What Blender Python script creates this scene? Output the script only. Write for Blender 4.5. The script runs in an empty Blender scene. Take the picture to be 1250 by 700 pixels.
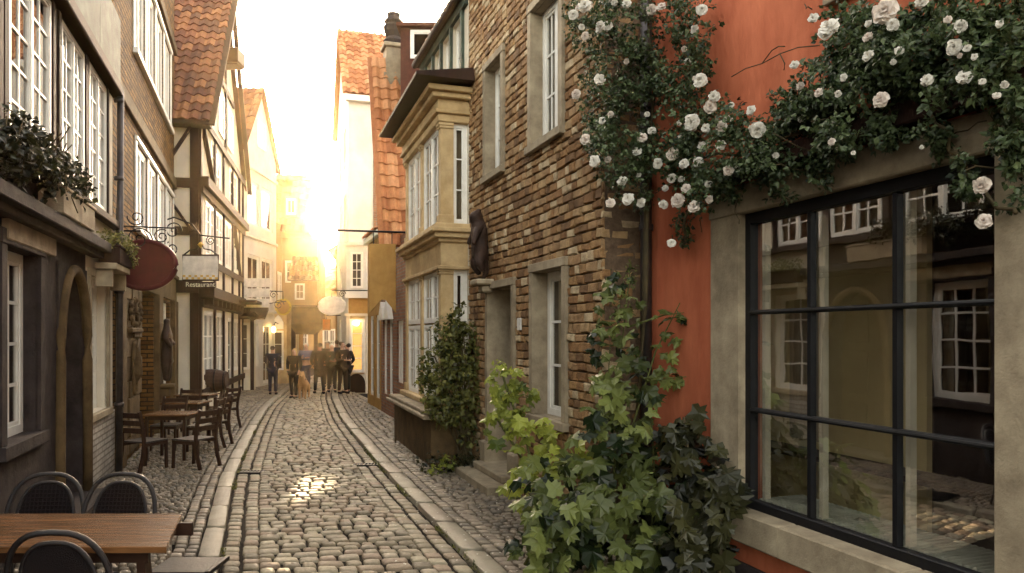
import bpy, math, random
from mathutils import Vector, Matrix, noise
R = random.Random(7)
sc = bpy.context.scene
COL = sc.collection
PI = math.pi
# ------------------------------------------------------------------ camera
CAMH = 2.0; FPX = 900.0; CX = 625.0; HY = 408.0
cd = bpy.data.cameras.new('camera'); cam = bpy.data.objects.new('camera', cd); COL.objects.link(cam)
cam.location = (0, 0, CAMH); cam.rotation_euler = (math.radians(90), 0, 0)
cd.sensor_width = 36; cd.lens = 36 * FPX / 1250; cd.shift_y = 58 / 1250; cd.clip_end = 3000; cd.clip_start = 0.05
sc.camera = cam
# ------------------------------------------------------------------ sky, sun, exposure
SUN_AZ = math.atan2(410 - CX, FPX); SUN_EL = math.radians(9.5)
w = bpy.data.worlds.new('World'); sc.world = w; w.use_nodes = True
nt = w.node_tree; nt.nodes.clear()
sky = nt.nodes.new('ShaderNodeTexSky'); sky.sky_type = 'NISHITA'; sky.sun_disc = False
sky.sun_elevation = SUN_EL; sky.sun_rotation = SUN_AZ; sky.dust_density = 4; sky.air_density = 1.0; sky.ozone_density = 0.6
tint = nt.nodes.new('ShaderNodeMix'); tint.data_type = 'RGBA'; tint.blend_type = 'MULTIPLY'; tint.inputs[0].default_value = 1
hs = nt.nodes.new('ShaderNodeHueSaturation'); hs.inputs['Saturation'].default_value = 0.45
bg = nt.nodes.new('ShaderNodeBackground'); out = nt.nodes.new('ShaderNodeOutputWorld')
nt.links.new(sky.outputs[0], hs.inputs['Color']); nt.links.new(hs.outputs[0], tint.inputs[6])
tint.inputs[7].default_value = (1.0, 0.895, 0.76, 1)
nt.links.new(tint.outputs[2], bg.inputs[0]); bg.inputs[1].default_value = 0.15
nt.links.new(bg.outputs[0], out.inputs[0])
sd = bpy.data.lights.new('sun', 'SUN'); sd.energy = 2.4; sd.angle = math.radians(0.5); sd.color = (1.0, 0.72, 0.40)
sun = bpy.data.objects.new('sun', sd); COL.objects.link(sun)
sv = Vector((math.sin(SUN_AZ) * math.cos(SUN_EL), math.cos(SUN_AZ) * math.cos(SUN_EL), math.sin(SUN_EL)))
sun.rotation_euler = sv.to_track_quat('Z', 'Y').to_euler()
sc.view_settings.view_transform = 'Standard'; sc.view_settings.look = 'None'
sc.view_settings.gamma = 1; sc.view_settings.use_curve_mapping = False
sc.view_settings.exposure = 3.8
HAZE = 0.0003
# ------------------------------------------------------------------ materials
MATS = {}
def _new(name):
    m = bpy.data.materials.new(name); m.use_nodes = True
    n = m.node_tree; p = n.nodes['Principled BSDF']; MATS[name] = m
    return m, n, p
def _coord(n, uv=False):
    t = n.nodes.new('ShaderNodeTexCoord')
    return t.outputs['UV' if uv else 'Object']
def _noise(n, co, scale, detail=5, rough=.6):
    t = n.nodes.new('ShaderNodeTexNoise'); t.inputs['Scale'].default_value = scale
    t.inputs['Detail'].default_value = detail; t.inputs['Roughness'].default_value = rough
    n.links.new(co, t.inputs['Vector']); return t.outputs['Fac']
def _ramp(n, fac, a, b, pa=.3, pb=.7):
    r = n.nodes.new('ShaderNodeValToRGB'); e = r.color_ramp.elements
    e[0].position = pa; e[1].position = pb; e[0].color = (*a, 1); e[1].color = (*b, 1)
    n.links.new(fac, r.inputs[0]); return r.outputs[0]
def _mix(n, fac, a, b, mode='MIX'):
    x = n.nodes.new('ShaderNodeMix'); x.data_type = 'RGBA'; x.blend_type = mode
    if isinstance(fac, (int, float)): x.inputs[0].default_value = fac
    else: n.links.new(fac, x.inputs[0])
    for i, v in ((6, a), (7, b)):
        if isinstance(v, tuple): x.inputs[i].default_value = (*v, 1)
        else: n.links.new(v, x.inputs[i])
    return x.outputs[2]
def mul(c, k): return tuple(min(1, v * k) for v in c)
def mat(name, c, c2=None, rough=.75, scale=6, bump=.25, bscale=45, tint=0, metallic=0, spec=.14, stain=.35, stretch=None, emit=None):
    m, n, p = _new(name); co = _coord(n)
    if stretch:
        mp = n.nodes.new('ShaderNodeMapping'); mp.inputs['Scale'].default_value = stretch
        n.links.new(co, mp.inputs[0]); co = mp.outputs[0]
    c2 = c2 or mul(c, .6)
    col = _ramp(n, _noise(n, co, scale), c2, c)
    if stain:
        col = _mix(n, stain, col, _ramp(n, _noise(n, co, scale * .22, 7, .7), (.25, .22, .2), (1, 1, 1), .35, .6), 'MULTIPLY')
    if tint:
        a = n.nodes.new('ShaderNodeAttribute'); a.attribute_name = 'tint'
        col = _mix(n, tint, col, _ramp(n, a.outputs['Fac'], (.25, .24, .23), (1, 1, 1), 0, 1), 'MULTIPLY')
    n.links.new(col, p.inputs['Base Color'])
    p.inputs['Roughness'].default_value = rough; p.inputs['Metallic'].default_value = metallic
    p.inputs['Specular IOR Level'].default_value = spec
    if bump:
        b = n.nodes.new('ShaderNodeBump'); b.inputs['Strength'].default_value = bump; b.inputs['Distance'].default_value = .02
        n.links.new(_noise(n, co, bscale, 6, .65), b.inputs['Height']); n.links.new(b.outputs[0], p.inputs['Normal'])
    if emit:
        p.inputs['Emission Color'].default_value = (*emit[0], 1); p.inputs['Emission Strength'].default_value = emit[1]
    return m
def multi(name, cols, rough=.85, bump=.5, bscale=60, spec=.12, blotch=.5, bl_scale=9):
    """per-element colour picked by the 'tint' attribute from several stops"""
    m, n, p = _new(name); co = _coord(n)
    a = n.nodes.new('ShaderNodeAttribute'); a.attribute_name = 'tint'
    r = n.nodes.new('ShaderNodeValToRGB'); r.color_ramp.interpolation = 'CONSTANT'
    e = r.color_ramp.elements
    while len(e) < len(cols): e.new(.5)
    for i, c in enumerate(cols): e[i].position = i / len(cols); e[i].color = (*c, 1)
    n.links.new(a.outputs['Fac'], r.inputs[0])
    col = _mix(n, blotch, r.outputs[0], _ramp(n, _noise(n, co, bl_scale, 8, .7), (.30, .28, .27), (1, 1, 1), .38, .6), 'MULTIPLY')
    n.links.new(col, p.inputs['Base Color']); p.inputs['Roughness'].default_value = rough
    p.inputs['Specular IOR Level'].default_value = spec
    b = n.nodes.new('ShaderNodeBump'); b.inputs['Strength'].default_value = bump; b.inputs['Distance'].default_value = .03
    n.links.new(_noise(n, co, bscale, 8, .7), b.inputs['Height']); n.links.new(b.outputs[0], p.inputs['Normal'])
    return m
def brickmat(name, c1, c2, mortar, bw=.24, bh=.075, rough=.85, bump=.6, stain=.4):
    m, n, p = _new(name); uv = _coord(n, True)
    b = n.nodes.new('ShaderNodeTexBrick'); n.links.new(uv, b.inputs['Vector'])
    b.inputs['Color1'].default_value = (*c1, 1); b.inputs['Color2'].default_value = (*c2, 1); b.inputs['Mortar'].default_value = (*mortar, 1)
    b.inputs['Scale'].default_value = 1; b.inputs['Brick Width'].default_value = bw; b.inputs['Row Height'].default_value = bh
    b.inputs['Mortar Size'].default_value = .012; b.inputs['Mortar Smooth'].default_value = .3; b.inputs['Bias'].default_value = 0
    co = _coord(n)
    col = _mix(n, stain, b.outputs['Color'], _ramp(n, _noise(n, co, 2.5, 8, .7), (.3, .27, .25), (1, 1, 1), .35, .6), 'MULTIPLY')
    n.links.new(col, p.inputs['Base Color']); p.inputs['Roughness'].default_value = rough; p.inputs['Specular IOR Level'].default_value = .12
    h = n.nodes.new('ShaderNodeMath'); h.operation = 'MULTIPLY_ADD'; h.inputs[1].default_value = -.8
    n.links.new(b.outputs['Fac'], h.inputs[0]); n.links.new(_noise(n, co, 50), h.inputs[2])
    bb = n.nodes.new('ShaderNodeBump'); bb.inputs['Strength'].default_value = bump; bb.inputs['Distance'].default_value = .015
    n.links.new(h.outputs[0], bb.inputs['Height']); n.links.new(bb.outputs[0], p.inputs['Normal'])
    return m
def glass(name, ior=1.9, tintc=(.8, .78, .7), wav=.04):
    m, n, p = _new(name); n.nodes.remove(p)
    o = n.nodes['Material Output']; mx = n.nodes.new('ShaderNodeMixShader'); 
    f0 = 1.6 * ((ior - 1) / (ior + 1)) ** 2          # two surfaces of a pane, Schlick
    gm_ = n.nodes.new('ShaderNodeNewGeometry'); dt = n.nodes.new('ShaderNodeVectorMath'); dt.operation = 'DOT_PRODUCT'
    n.links.new(gm_.outputs['Normal'], dt.inputs[0]); n.links.new(gm_.outputs['Incoming'], dt.inputs[1])
    def mth(op, a, b=None, c=None):
        q = n.nodes.new('ShaderNodeMath'); q.operation = op; q.use_clamp = op == 'SUBTRACT'
        for i, v in enumerate((a, b, c)):
            if v is None: continue
            if isinstance(v, (int, float)): q.inputs[i].default_value = v
            else: n.links.new(v, q.inputs[i])
        return q.outputs[0]
    fac = mth('MULTIPLY_ADD', mth('POWER', mth('SUBTRACT', 1.0, mth('ABSOLUTE', dt.outputs['Value'])), 4.0), 1 - f0, f0)
    tr = n.nodes.new('ShaderNodeBsdfTransparent'); tr.inputs[0].default_value = (*tintc, 1)
    gl = n.nodes.new('ShaderNodeBsdfGlossy'); gl.inputs['Roughness'].default_value = .015
    b = n.nodes.new('ShaderNodeBump'); b.inputs['Strength'].default_value = wav; b.inputs['Distance'].default_value = .05
    n.links.new(_noise(n, _coord(n), 2.2, 2), b.inputs['Height'])
    n.links.new(b.outputs[0], gl.inputs['Normal'])
    n.links.new(fac, mx.inputs[0]); n.links.new(tr.outputs[0], mx.inputs[1]); n.links.new(gl.outputs[0], mx.inputs[2])
    n.links.new(mx.outputs[0], o.inputs[0]); return m
def leafmat(name, c1, c2, trans=.35, rough=.36):
    m, n, p = _new(name)
    a = n.nodes.new('ShaderNodeAttribute'); a.attribute_name = 'tint'
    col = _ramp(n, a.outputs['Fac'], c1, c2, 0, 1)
    col = _mix(n, .4, col, _ramp(n, _noise(n, _coord(n), 30), (.5, .5, .45), (1, 1, 1)), 'MULTIPLY')
    n.links.new(col, p.inputs['Base Color']); p.inputs['Roughness'].default_value = rough; p.inputs['Specular IOR Level'].default_value = .3
    t = n.nodes.new('ShaderNodeBsdfTranslucent'); n.links.new(col, t.inputs[0])
    mx = n.nodes.new('ShaderNodeMixShader'); mx.inputs[0].default_value = trans
    n.links.new(p.outputs[0], mx.inputs[1]); n.links.new(t.outputs[0], mx.inputs[2])
    n.links.new(mx.outputs[0], n.nodes['Material Output'].inputs[0]); return m

M = {}
M['cobble'] = multi('cobble', [(.20, .16, .10), (.28, .23, .15), (.24, .18, .115), (.35, .30, .20), (.16, .13, .085), (.31, .26, .18), (.25, .18, .12)], rough=.58, bump=.6, bscale=38, spec=.5, blotch=.35, bl_scale=14)
M['sett'] = multi('sett', [(.15, .12, .08), (.20, .16, .11), (.17, .13, .09), (.25, .20, .14), (.11, .09, .065)], rough=.55, bump=.5, bscale=60, spec=.5, blotch=.4, bl_scale=12)
M['kerb'] = multi('kerb', [(.24, .21, .15), (.21, .18, .13), (.28, .24, .17), (.22, .18, .13)], rough=.55, bump=.35, bscale=45, spec=.45, blotch=.45, bl_scale=5)
M['dirt'] = mat('dirt', (.018, .013, .009), rough=.95, scale=20, bump=.6)
M['earth'] = mat('earth', (.12, .10, .08), rough=.95, scale=1, bump=.6)
M['oldbrick'] = multi('oldbrick', [(.34, .19, .085), (.40, .24, .11), (.27, .145, .065), (.46, .31, .16), (.36, .22, .11), (.21, .12, .06), (.42, .27, .14), (.58, .45, .28)], rough=.82, bump=.8, bscale=45, spec=.14, blotch=.6, bl_scale=8)
M['mortar'] = mat('mortar', (.20, .14, .09), (.09, .06, .04), scale=14, bump=.7)
M['brick_tan'] = brickmat('brick_tan', (.22, .11, .028), (.09, .042, .013), (.03, .02, .012), bw=.25, bh=.085, bump=1)
M['brick_red'] = brickmat('brick_red', (.33, .15, .08), (.24, .10, .06), (.22, .18, .14))
M['whitebrick'] = brickmat('whitebrick', (.52, .49, .43), (.42, .39, .34), (.26, .23, .2), bump=1)
M['redplaster'] = mat('redplaster', (.58, .18, .09), (.37, .095, .045), rough=.85, scale=2.4, bump=.45, bscale=24, stain=.55, stretch=(1, 1, .4))
M['cream'] = mat('cream', (.68, .62, .50), (.56, .50, .40), rough=.85, scale=2, bump=.2, stain=.3)
M['white_wall'] = mat('white_wall', (.72, .70, .64), (.60, .57, .51), rough=.85, scale=2, bump=.15, stain=.25)
M['greystone'] = mat('greystone', (.058, .046, .044), (.024, .019, .020), rough=.85, scale=5, bump=.7, bscale=14)  # base colour darkened to stand in for shade on the left fronts
M['sandstone'] = mat('sandstone', (.62, .46, .25), (.45, .31, .15), rough=.8, scale=4, bump=.3, stain=.5)
M['palestone'] = mat('palestone', (.42, .35, .24), (.24, .19, .13), rough=.8, scale=5, bump=.4, stain=.5)
M['tanstone'] = mat('tanstone', (.15, .098, .045), (.07, .045, .022), rough=.8, scale=4, bump=.5, stain=.5)  # tan stone, its colour also darkened for the shade of the left fronts
M['farstone'] = mat('farstone', (.40, .27, .13), (.28, .18, .08), rough=.85, scale=2, bump=.2, stain=.4)
M['white'] = mat('white', (.80, .78, .72), (.70, .67, .60), rough=.45, scale=8, bump=.08, stain=.15, spec=.4)
M['blackframe'] = mat('blackframe', (.006, .006, .008), rough=.5, bump=.15, bscale=20, stain=0, spec=.3)
M['timber'] = mat('timber', (.035, .016, .011), (.018, .009, .007), rough=.7, scale=5, bump=.5, stretch=(1, 1, .15))
M['wood'] = mat('wood', (.24, .11, .04), (.045, .020, .010), rough=.25, scale=2.6, bump=.12, bscale=20, spec=.5, stretch=(1, 14, 6), stain=.3)
M['wood_dark'] = mat('wood_dark', (.05, .025, .016), (.028, .014, .010), rough=.4, scale=4, bump=.15, stretch=(1, 8, 1))
M['doorwood'] = mat('doorwood', (.07, .038, .026), (.035, .02, .015), rough=.6, scale=4, bump=.3, stretch=(6, 6, .5))
M['iron'] = mat('iron', (.018, .016, .018), rough=.45, bump=.2, stain=0, metallic=.6)
M['zinc'] = mat('zinc', (.10, .09, .09), rough=.45, bump=.15, metallic=.7)
M['copper'] = mat('copper', (.09, .12, .09), (.03, .035, .028), rough=.7, scale=5, bump=.3, stain=.6)
M['tile_org'] = multi('tile_org', [(.42, .165, .07), (.50, .22, .095), (.34, .13, .055), (.55, .27, .13)], rough=.7, bump=.3, blotch=.3)
M['tile_brn'] = multi('tile_brn', [(.13, .045, .025), (.19, .07, .035), (.095, .035, .022), (.26, .11, .05)], rough=.65, bump=.3, blotch=.4)
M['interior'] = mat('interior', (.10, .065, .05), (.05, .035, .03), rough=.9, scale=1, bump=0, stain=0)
M['curtain'] = mat('curtain', (.55, .47, .36), (.42, .35, .27), rough=.9, scale=3, bump=.3, stretch=(10, 10, .3))
M['glass'] = glass('glass', 1.7)
M['bigglass'] = glass('bigglass', 3.0, (.96, .93, .84), .014)
M['farglass'] = mat('farglass', (.06, .045, .03), rough=.08, bump=.05, bscale=3, stain=0, spec=1.0)
M['rattan'] = mat('rattan', (.012, .008, .009), rough=.28, bump=.5, bscale=200, stain=0, spec=.6)
M['weave'] = mat('weave', (.022, .017, .019), (.009, .007, .008), rough=.5, scale=160, bump=.8, bscale=150, stain=0)
M['panel_cream'] = mat('panel_cream', (.78, .66, .40), (.6, .49, .28), rough=.9, scale=1.2, bump=.15, stain=.3)
M['rib'] = mat('rib', (.62, .66, .62), rough=.6, bump=.1, stain=.2)
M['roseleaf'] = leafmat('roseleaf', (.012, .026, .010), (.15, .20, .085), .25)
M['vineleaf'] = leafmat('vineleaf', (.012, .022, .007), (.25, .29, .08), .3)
M['limeleaf'] = leafmat('limeleaf', (.08, .11, .02), (.40, .44, .08), .45)
M['ivyleaf'] = leafmat('ivyleaf', (.02, .032, .010), (.25, .24, .06), .35)
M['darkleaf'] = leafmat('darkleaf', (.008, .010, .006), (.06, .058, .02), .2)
M['petal'] = leafmat('petal', (.62, .57, .48), (.86, .83, .76), .3, .6)
M['petalpink'] = leafmat('petalpink', (.62, .50, .43), (.84, .76, .68), .3, .6)
M['stem'] = mat('stem', (.10, .075, .035), (.05, .04, .025), rough=.8, bump=.3)
M['greenstem'] = mat('greenstem', (.12, .13, .04), rough=.6, bump=.1)
M['maroon'] = mat('maroon', (.10, .018, .022), (.07, .014, .018), rough=.35, bump=.03, stain=.1)
M['signwhite'] = mat('signwhite', (.75, .72, .66), rough=.5, bump=.03, stain=.1)
M['gold'] = mat('gold', (.65, .42, .10), rough=.4, bump=.05, stain=.1, metallic=.4)
M['yellow'] = mat('yellow', (.60, .42, .05), rough=.5, bump=.05, stain=.1)
M['orange'] = mat('orange', (.65, .20, .03), rough=.5, bump=.05, stain=.1)
M['ochre'] = mat('ochre', (.42, .24, .07), (.33, .18, .05), rough=.7, bump=.1, stain=.2)
M['lamp'] = mat('lamp', (1, .8, .4), rough=.5, bump=0, stain=0, emit=((1, .62, .22), 2.2))
M['litpane'] = mat('litpane', (.5, .3, .1), rough=.2, bump=0, stain=0, emit=((1, .50, .14), .07))
M['bronze'] = mat('bronze', (.07, .04, .028), (.03, .02, .016), rough=.5, bump=.5, metallic=.3)
M['skin'] = mat('skin', (.50, .30, .22), rough=.6, bump=.05, stain=0)
def cloth(nm, c): M[nm] = mat(nm, c, mul(c, .7), rough=.9, scale=10, bump=.25, bscale=90, stain=.1)
cloth('c_navy', (.020, .020, .035)); cloth('c_black', (.008, .007, .008)); cloth('c_blue', (.10, .10, .19)); cloth('c_brown', (.03, .018, .013)); cloth('c_grey', (.022, .02, .02))
cloth('c_jean', (.05, .05, .08)); cloth('h_blond', (.55, .38, .16)); cloth('h_white', (.6, .56, .5)); cloth('h_dark', (.03, .02, .015)); cloth('h_brown', (.12, .07, .035)); cloth('fur', (.42, .24, .11))
# ------------------------------------------------------------------ mesh builder
class MB:
    def __init__(s): s.v = []; s.f = []; s.t = []; s.m = []; s.cur = 0; s.tint = .5
    def face(s, pts, tint=None):
        i = len(s.v); s.v.extend(Vector(p) for p in pts); s.f.append(tuple(range(i, i + len(pts))))
        s.t.append(s.tint if tint is None else tint); s.m.append(s.cur)
    def raw(s, verts, faces, tint=None):
        i = len(s.v); s.v.extend(Vector(p) for p in verts)
        for f in faces:
            s.f.append(tuple(i + k for k in f)); s.t.append(s.tint if tint is None else tint); s.m.append(s.cur)
    def box(s, x0, x1, y0, y1, z0, z1, mtx=None, tint=None, bev=0):
        if bev:
            b = bev; vs = []
            for (z, k) in ((z0, b), (z0 + b, 0), (z1 - b, 0), (z1, b)):
                for (x, sx) in ((x0, 1), (x1, -1)):
                    for (y, sy) in ((y0, 1), (y1, -1)): vs.append((x + sx * k, y + sy * k, z))
            fs = [(0, 1, 3, 2)]
            for r in range(3):
                a = r * 4; o = (0, 1, 3, 2)
                for q in range(4): p, q2 = o[q], o[(q + 1) % 4]; fs.append((a + p, a + 4 + p, a + 4 + q2, a + q2))
            fs.append((12, 14, 15, 13))
        else:
            vs = [(x, y, z) for z in (z0, z1) for x in (x0, x1) for y in (y0, y1)]
            fs = [(0, 1, 3, 2), (4, 6, 7, 5), (0, 4, 5, 1), (2, 3, 7, 6), (0, 2, 6, 4), (1, 5, 7, 3)]
        vs = [Vector(v) for v in vs]
        if mtx: vs = [mtx @ v for v in vs]
        s.raw(vs, fs, tint)
    def fbox(s, fr, u0, u1, z0, z1, o0, o1, tint=None, bev=0):
        s.box(u0, u1, o0, o1, z0, z1, fr.mtx(), tint, bev)
    def beam(s, a, b, w, d, up=(0, 0, 1), tint=None):
        a = Vector(a); b = Vector(b); dr = b - a; L = dr.length; dr.normalize()
        x = dr.cross(Vector(up));
        if x.length < 1e-4: x = dr.cross(Vector((1, 0, 0)))
        x.normalize(); y = x.cross(dr)
        m = Matrix(((x.x, dr.x, y.x, a.x), (x.y, dr.y, y.y, a.y), (x.z, dr.z, y.z, a.z), (0, 0, 0, 1)))
        s.box(-w / 2, w / 2, 0, L, -d / 2, d / 2, m, tint)
    def tube(s, pts, r, n=8, closed=False, tint=None, caps=True):
        pts = [Vector(p) for p in pts]; N = len(pts)
        rr = r if isinstance(r, (list, tuple)) else [r] * N
        up = Vector((0, 0, 1)); vs = []
        for i, p in enumerate(pts):
            if closed: t = pts[(i + 1) % N] - pts[i - 1]
            else: t = pts[min(i + 1, N - 1)] - pts[max(i - 1, 0)]
            if t.length < 1e-9: t = Vector((0, 0, 1))
            t.normalize(); a = t.cross(up)
            if a.length < .05: a = t.cross(Vector((1, 0, 0)))
            a.normalize(); b = a.cross(t)
            for k in range(n):
                q = 2 * PI * k / n; vs.append(p + (a * math.cos(q) + b * math.sin(q)) * rr[i])
        fs = []
        for i in range(N if closed else N - 1):
            j = (i + 1) % N
            for k in range(n): k2 = (k + 1) % n; fs.append((i * n + k, i * n + k2, j * n + k2, j * n + k))
        if not closed and caps: fs.append(tuple(range(n - 1, -1, -1))); fs.append(tuple((N - 1) * n + k for k in range(n)))
        s.raw(vs, fs, tint)
    def lathe(s, prof, c, n=20, tint=None, mtx=None):
        vs = []
        for r, z in prof:
            for k in range(n): q = 2 * PI * k / n; vs.append(Vector((r * math.cos(q), r * math.sin(q), z)))
        vs = [(mtx @ v if mtx else v) + Vector(c) for v in vs]; fs = []
        for i in range(len(prof) - 1):
            for k in range(n): k2 = (k + 1) % n; fs.append((i * n + k, i * n + k2, (i + 1) * n + k2, (i + 1) * n + k))
        fs.append(tuple(range(n - 1, -1, -1))); fs.append(tuple((len(prof) - 1) * n + k for k in range(n)))
        s.raw(vs, fs, tint)
    def build(s, name, m, parent=None, smooth=False, kind=None):
        ms = m if isinstance(m, (list, tuple)) else [m]
        root = Vector((0, 0, 0))
        if parent is not None:
            p = parent
            while p is not None: root += p.location; p = p.parent
        me = bpy.data.meshes.new(name); me.from_pydata([v - root for v in s.v], [], s.f)
        for x in ms: me.materials.append(MATS[x] if x in MATS else M[x])
        me.polygons.foreach_set('material_index', s.m)
        at = me.attributes.new('tint', 'FLOAT', 'FACE'); at.data.foreach_set('value', s.t)
        uv = me.uv_layers.new(name='UVMap'); data = [0.0] * (2 * len(me.loops))
        for p in me.polygons:
            nx, ny, nz = p.normal
            if abs(nz) > .8: ax = Vector((1, 0, 0)); ay = Vector((0, 1, 0))
            else:
                ax = Vector((-ny, nx, 0)).normalized(); ay = Vector((0, 0, 1))
            for li in p.loop_indices:
                co = me.vertices[me.loops[li].vertex_index].co + root
                data[2 * li] = co.dot(ax); data[2 * li + 1] = co.dot(ay)
        uv.data.foreach_set('uv', data)
        if smooth: me.polygons.foreach_set('use_smooth', [True] * len(me.polygons))
        me.update()
        o = bpy.data.objects.new(name, me); COL.objects.link(o)
        if parent is not None: o.parent = parent
        if kind: o['kind'] = kind
        return o
def tag(o, label, cat, group=None):
    o['label'] = label; o['category'] = cat
    if group: o['group'] = group
    return o
def thing(name, label, cat, loc=(0, 0, 0), group=None, rz=0):
    o = bpy.data.objects.new(name, None); COL.objects.link(o); o.empty_display_size = .2
    o.location = loc; o.rotation_euler[2] = rz; return tag(o, label, cat, group)
def dup(root, loc, rz, label):
    r = root.copy(); COL.objects.link(r); r.location = loc; r.rotation_euler[2] = rz; r['label'] = label
    for ch in list(root.children):
        c = ch.copy(); COL.objects.link(c); c.parent = r
        for g in list(ch.children):
            d = g.copy(); COL.objects.link(d); d.parent = c
    return r
# ------------------------------------------------------------------ facade frames
class Fr:
    """u runs along the facade, o outwards to the street, z up"""
    def __init__(s, p0, p1, out):
        s.p = Vector((p0[0], p0[1], 0)); d = Vector((p1[0] - p0[0], p1[1] - p0[1], 0)); s.L = d.length; s.d = d.normalized()
        n = Vector((s.d.y, -s.d.x, 0)); s.n = n if n.dot(Vector((out[0], out[1], 0))) > 0 else -n
    def W(s, u, z, o=0): q = s.p + s.d * u + s.n * o; return Vector((q.x, q.y, z))
    def mtx(s): return Matrix(((s.d.x, s.n.x, 0, s.p.x), (s.d.y, s.n.y, 0, s.p.y), (0, 0, 1, 0), (0, 0, 0, 1)))
    def u(s, px, o=0):
        k = (px - CX) / FPX; P = s.p + s.n * o
        return (k * P.y - P.x) / (s.d.x - k * s.d.y)
    def z(s, px, py, o=0):
        q = s.W(s.u(px, o), 0, o); return CAMH + (HY - py) / FPX * q.y
def at(px, py, Y): return Vector(((px - CX) / FPX * Y, Y, CAMH + (HY - py) / FPX * Y))
def gnd(px, py, z=0): Y = (CAMH - z) * FPX / (py - HY); return Vector(((px - CX) / FPX * Y, Y, z))

def wall(fr, parent, m, u0, u1, z0, z1, holes, depth=6, reveal=.14, room=.7, name='wall', gable=None, skin=True, revm=None, back=True):
    """front with openings, reveals and dark rooms behind, side walls, back and top"""
    b = MB(); W = fr.W
    us = sorted(set([u0, u1] + [h[i] for h in holes for i in (0, 1)])); zs = sorted(set([z0, z1] + [h[i] for h in holes for i in (2, 3)]))
    us = [x for x in us if u0 <= x <= u1]; zs = [x for x in zs if z0 <= x <= z1]
    o = 0 if skin else -.03
    for i in range(len(us) - 1):
        for j in range(len(zs) - 1):
            uc = (us[i] + us[i + 1]) / 2; zc = (zs[j] + zs[j + 1]) / 2
            if any(h[0] < uc < h[1] and h[2] < zc < h[3] for h in holes): continue
            b.face([W(us[i], zs[j], o), W(us[i + 1], zs[j], o), W(us[i + 1], zs[j + 1], o), W(us[i], zs[j + 1], o)])
    for h in holes:
        a, c, e, g = h[:4]; rv = h[4] if len(h) > 4 else reveal; rm = h[5] if len(h) > 5 else room
        def ring(o0, o1, k=0):
            for (p, q) in (((a - k, e - k), (c + k, e - k)), ((c + k, e - k), (c + k, g + k)), ((c + k, g + k), (a - k, g + k)), ((a - k, g + k), (a - k, e - k))):
                b.face([W(p[0], p[1], o0), W(q[0], q[1], o0), W(q[0], q[1], o1), W(p[0], p[1], o1)])
        b.cur = 1; ring(o, -rv)
        b.cur = 2
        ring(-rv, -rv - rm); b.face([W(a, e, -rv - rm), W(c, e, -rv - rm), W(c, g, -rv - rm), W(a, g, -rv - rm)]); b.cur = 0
    for uu in (u0, u1): b.face([W(uu, z0, o), W(uu, z0, -depth), W(uu, z1, -depth), W(uu, z1, o)])
    if back: b.face([W(u0, z0, -depth), W(u1, z0, -depth), W(u1, z1, -depth), W(u0, z1, -depth)])
    b.face([W(u0, z1, o), W(u1, z1, o), W(u1, z1, -depth), W(u0, z1, -depth)])
    if gable:
        gu, gz = gable
        for oo in (o, -depth): b.face([W(u0, z1, oo), W(u1, z1, oo), W(gu, gz, oo)])
    return b.build(name, [m, revm or m, 'interior'], parent)
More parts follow.
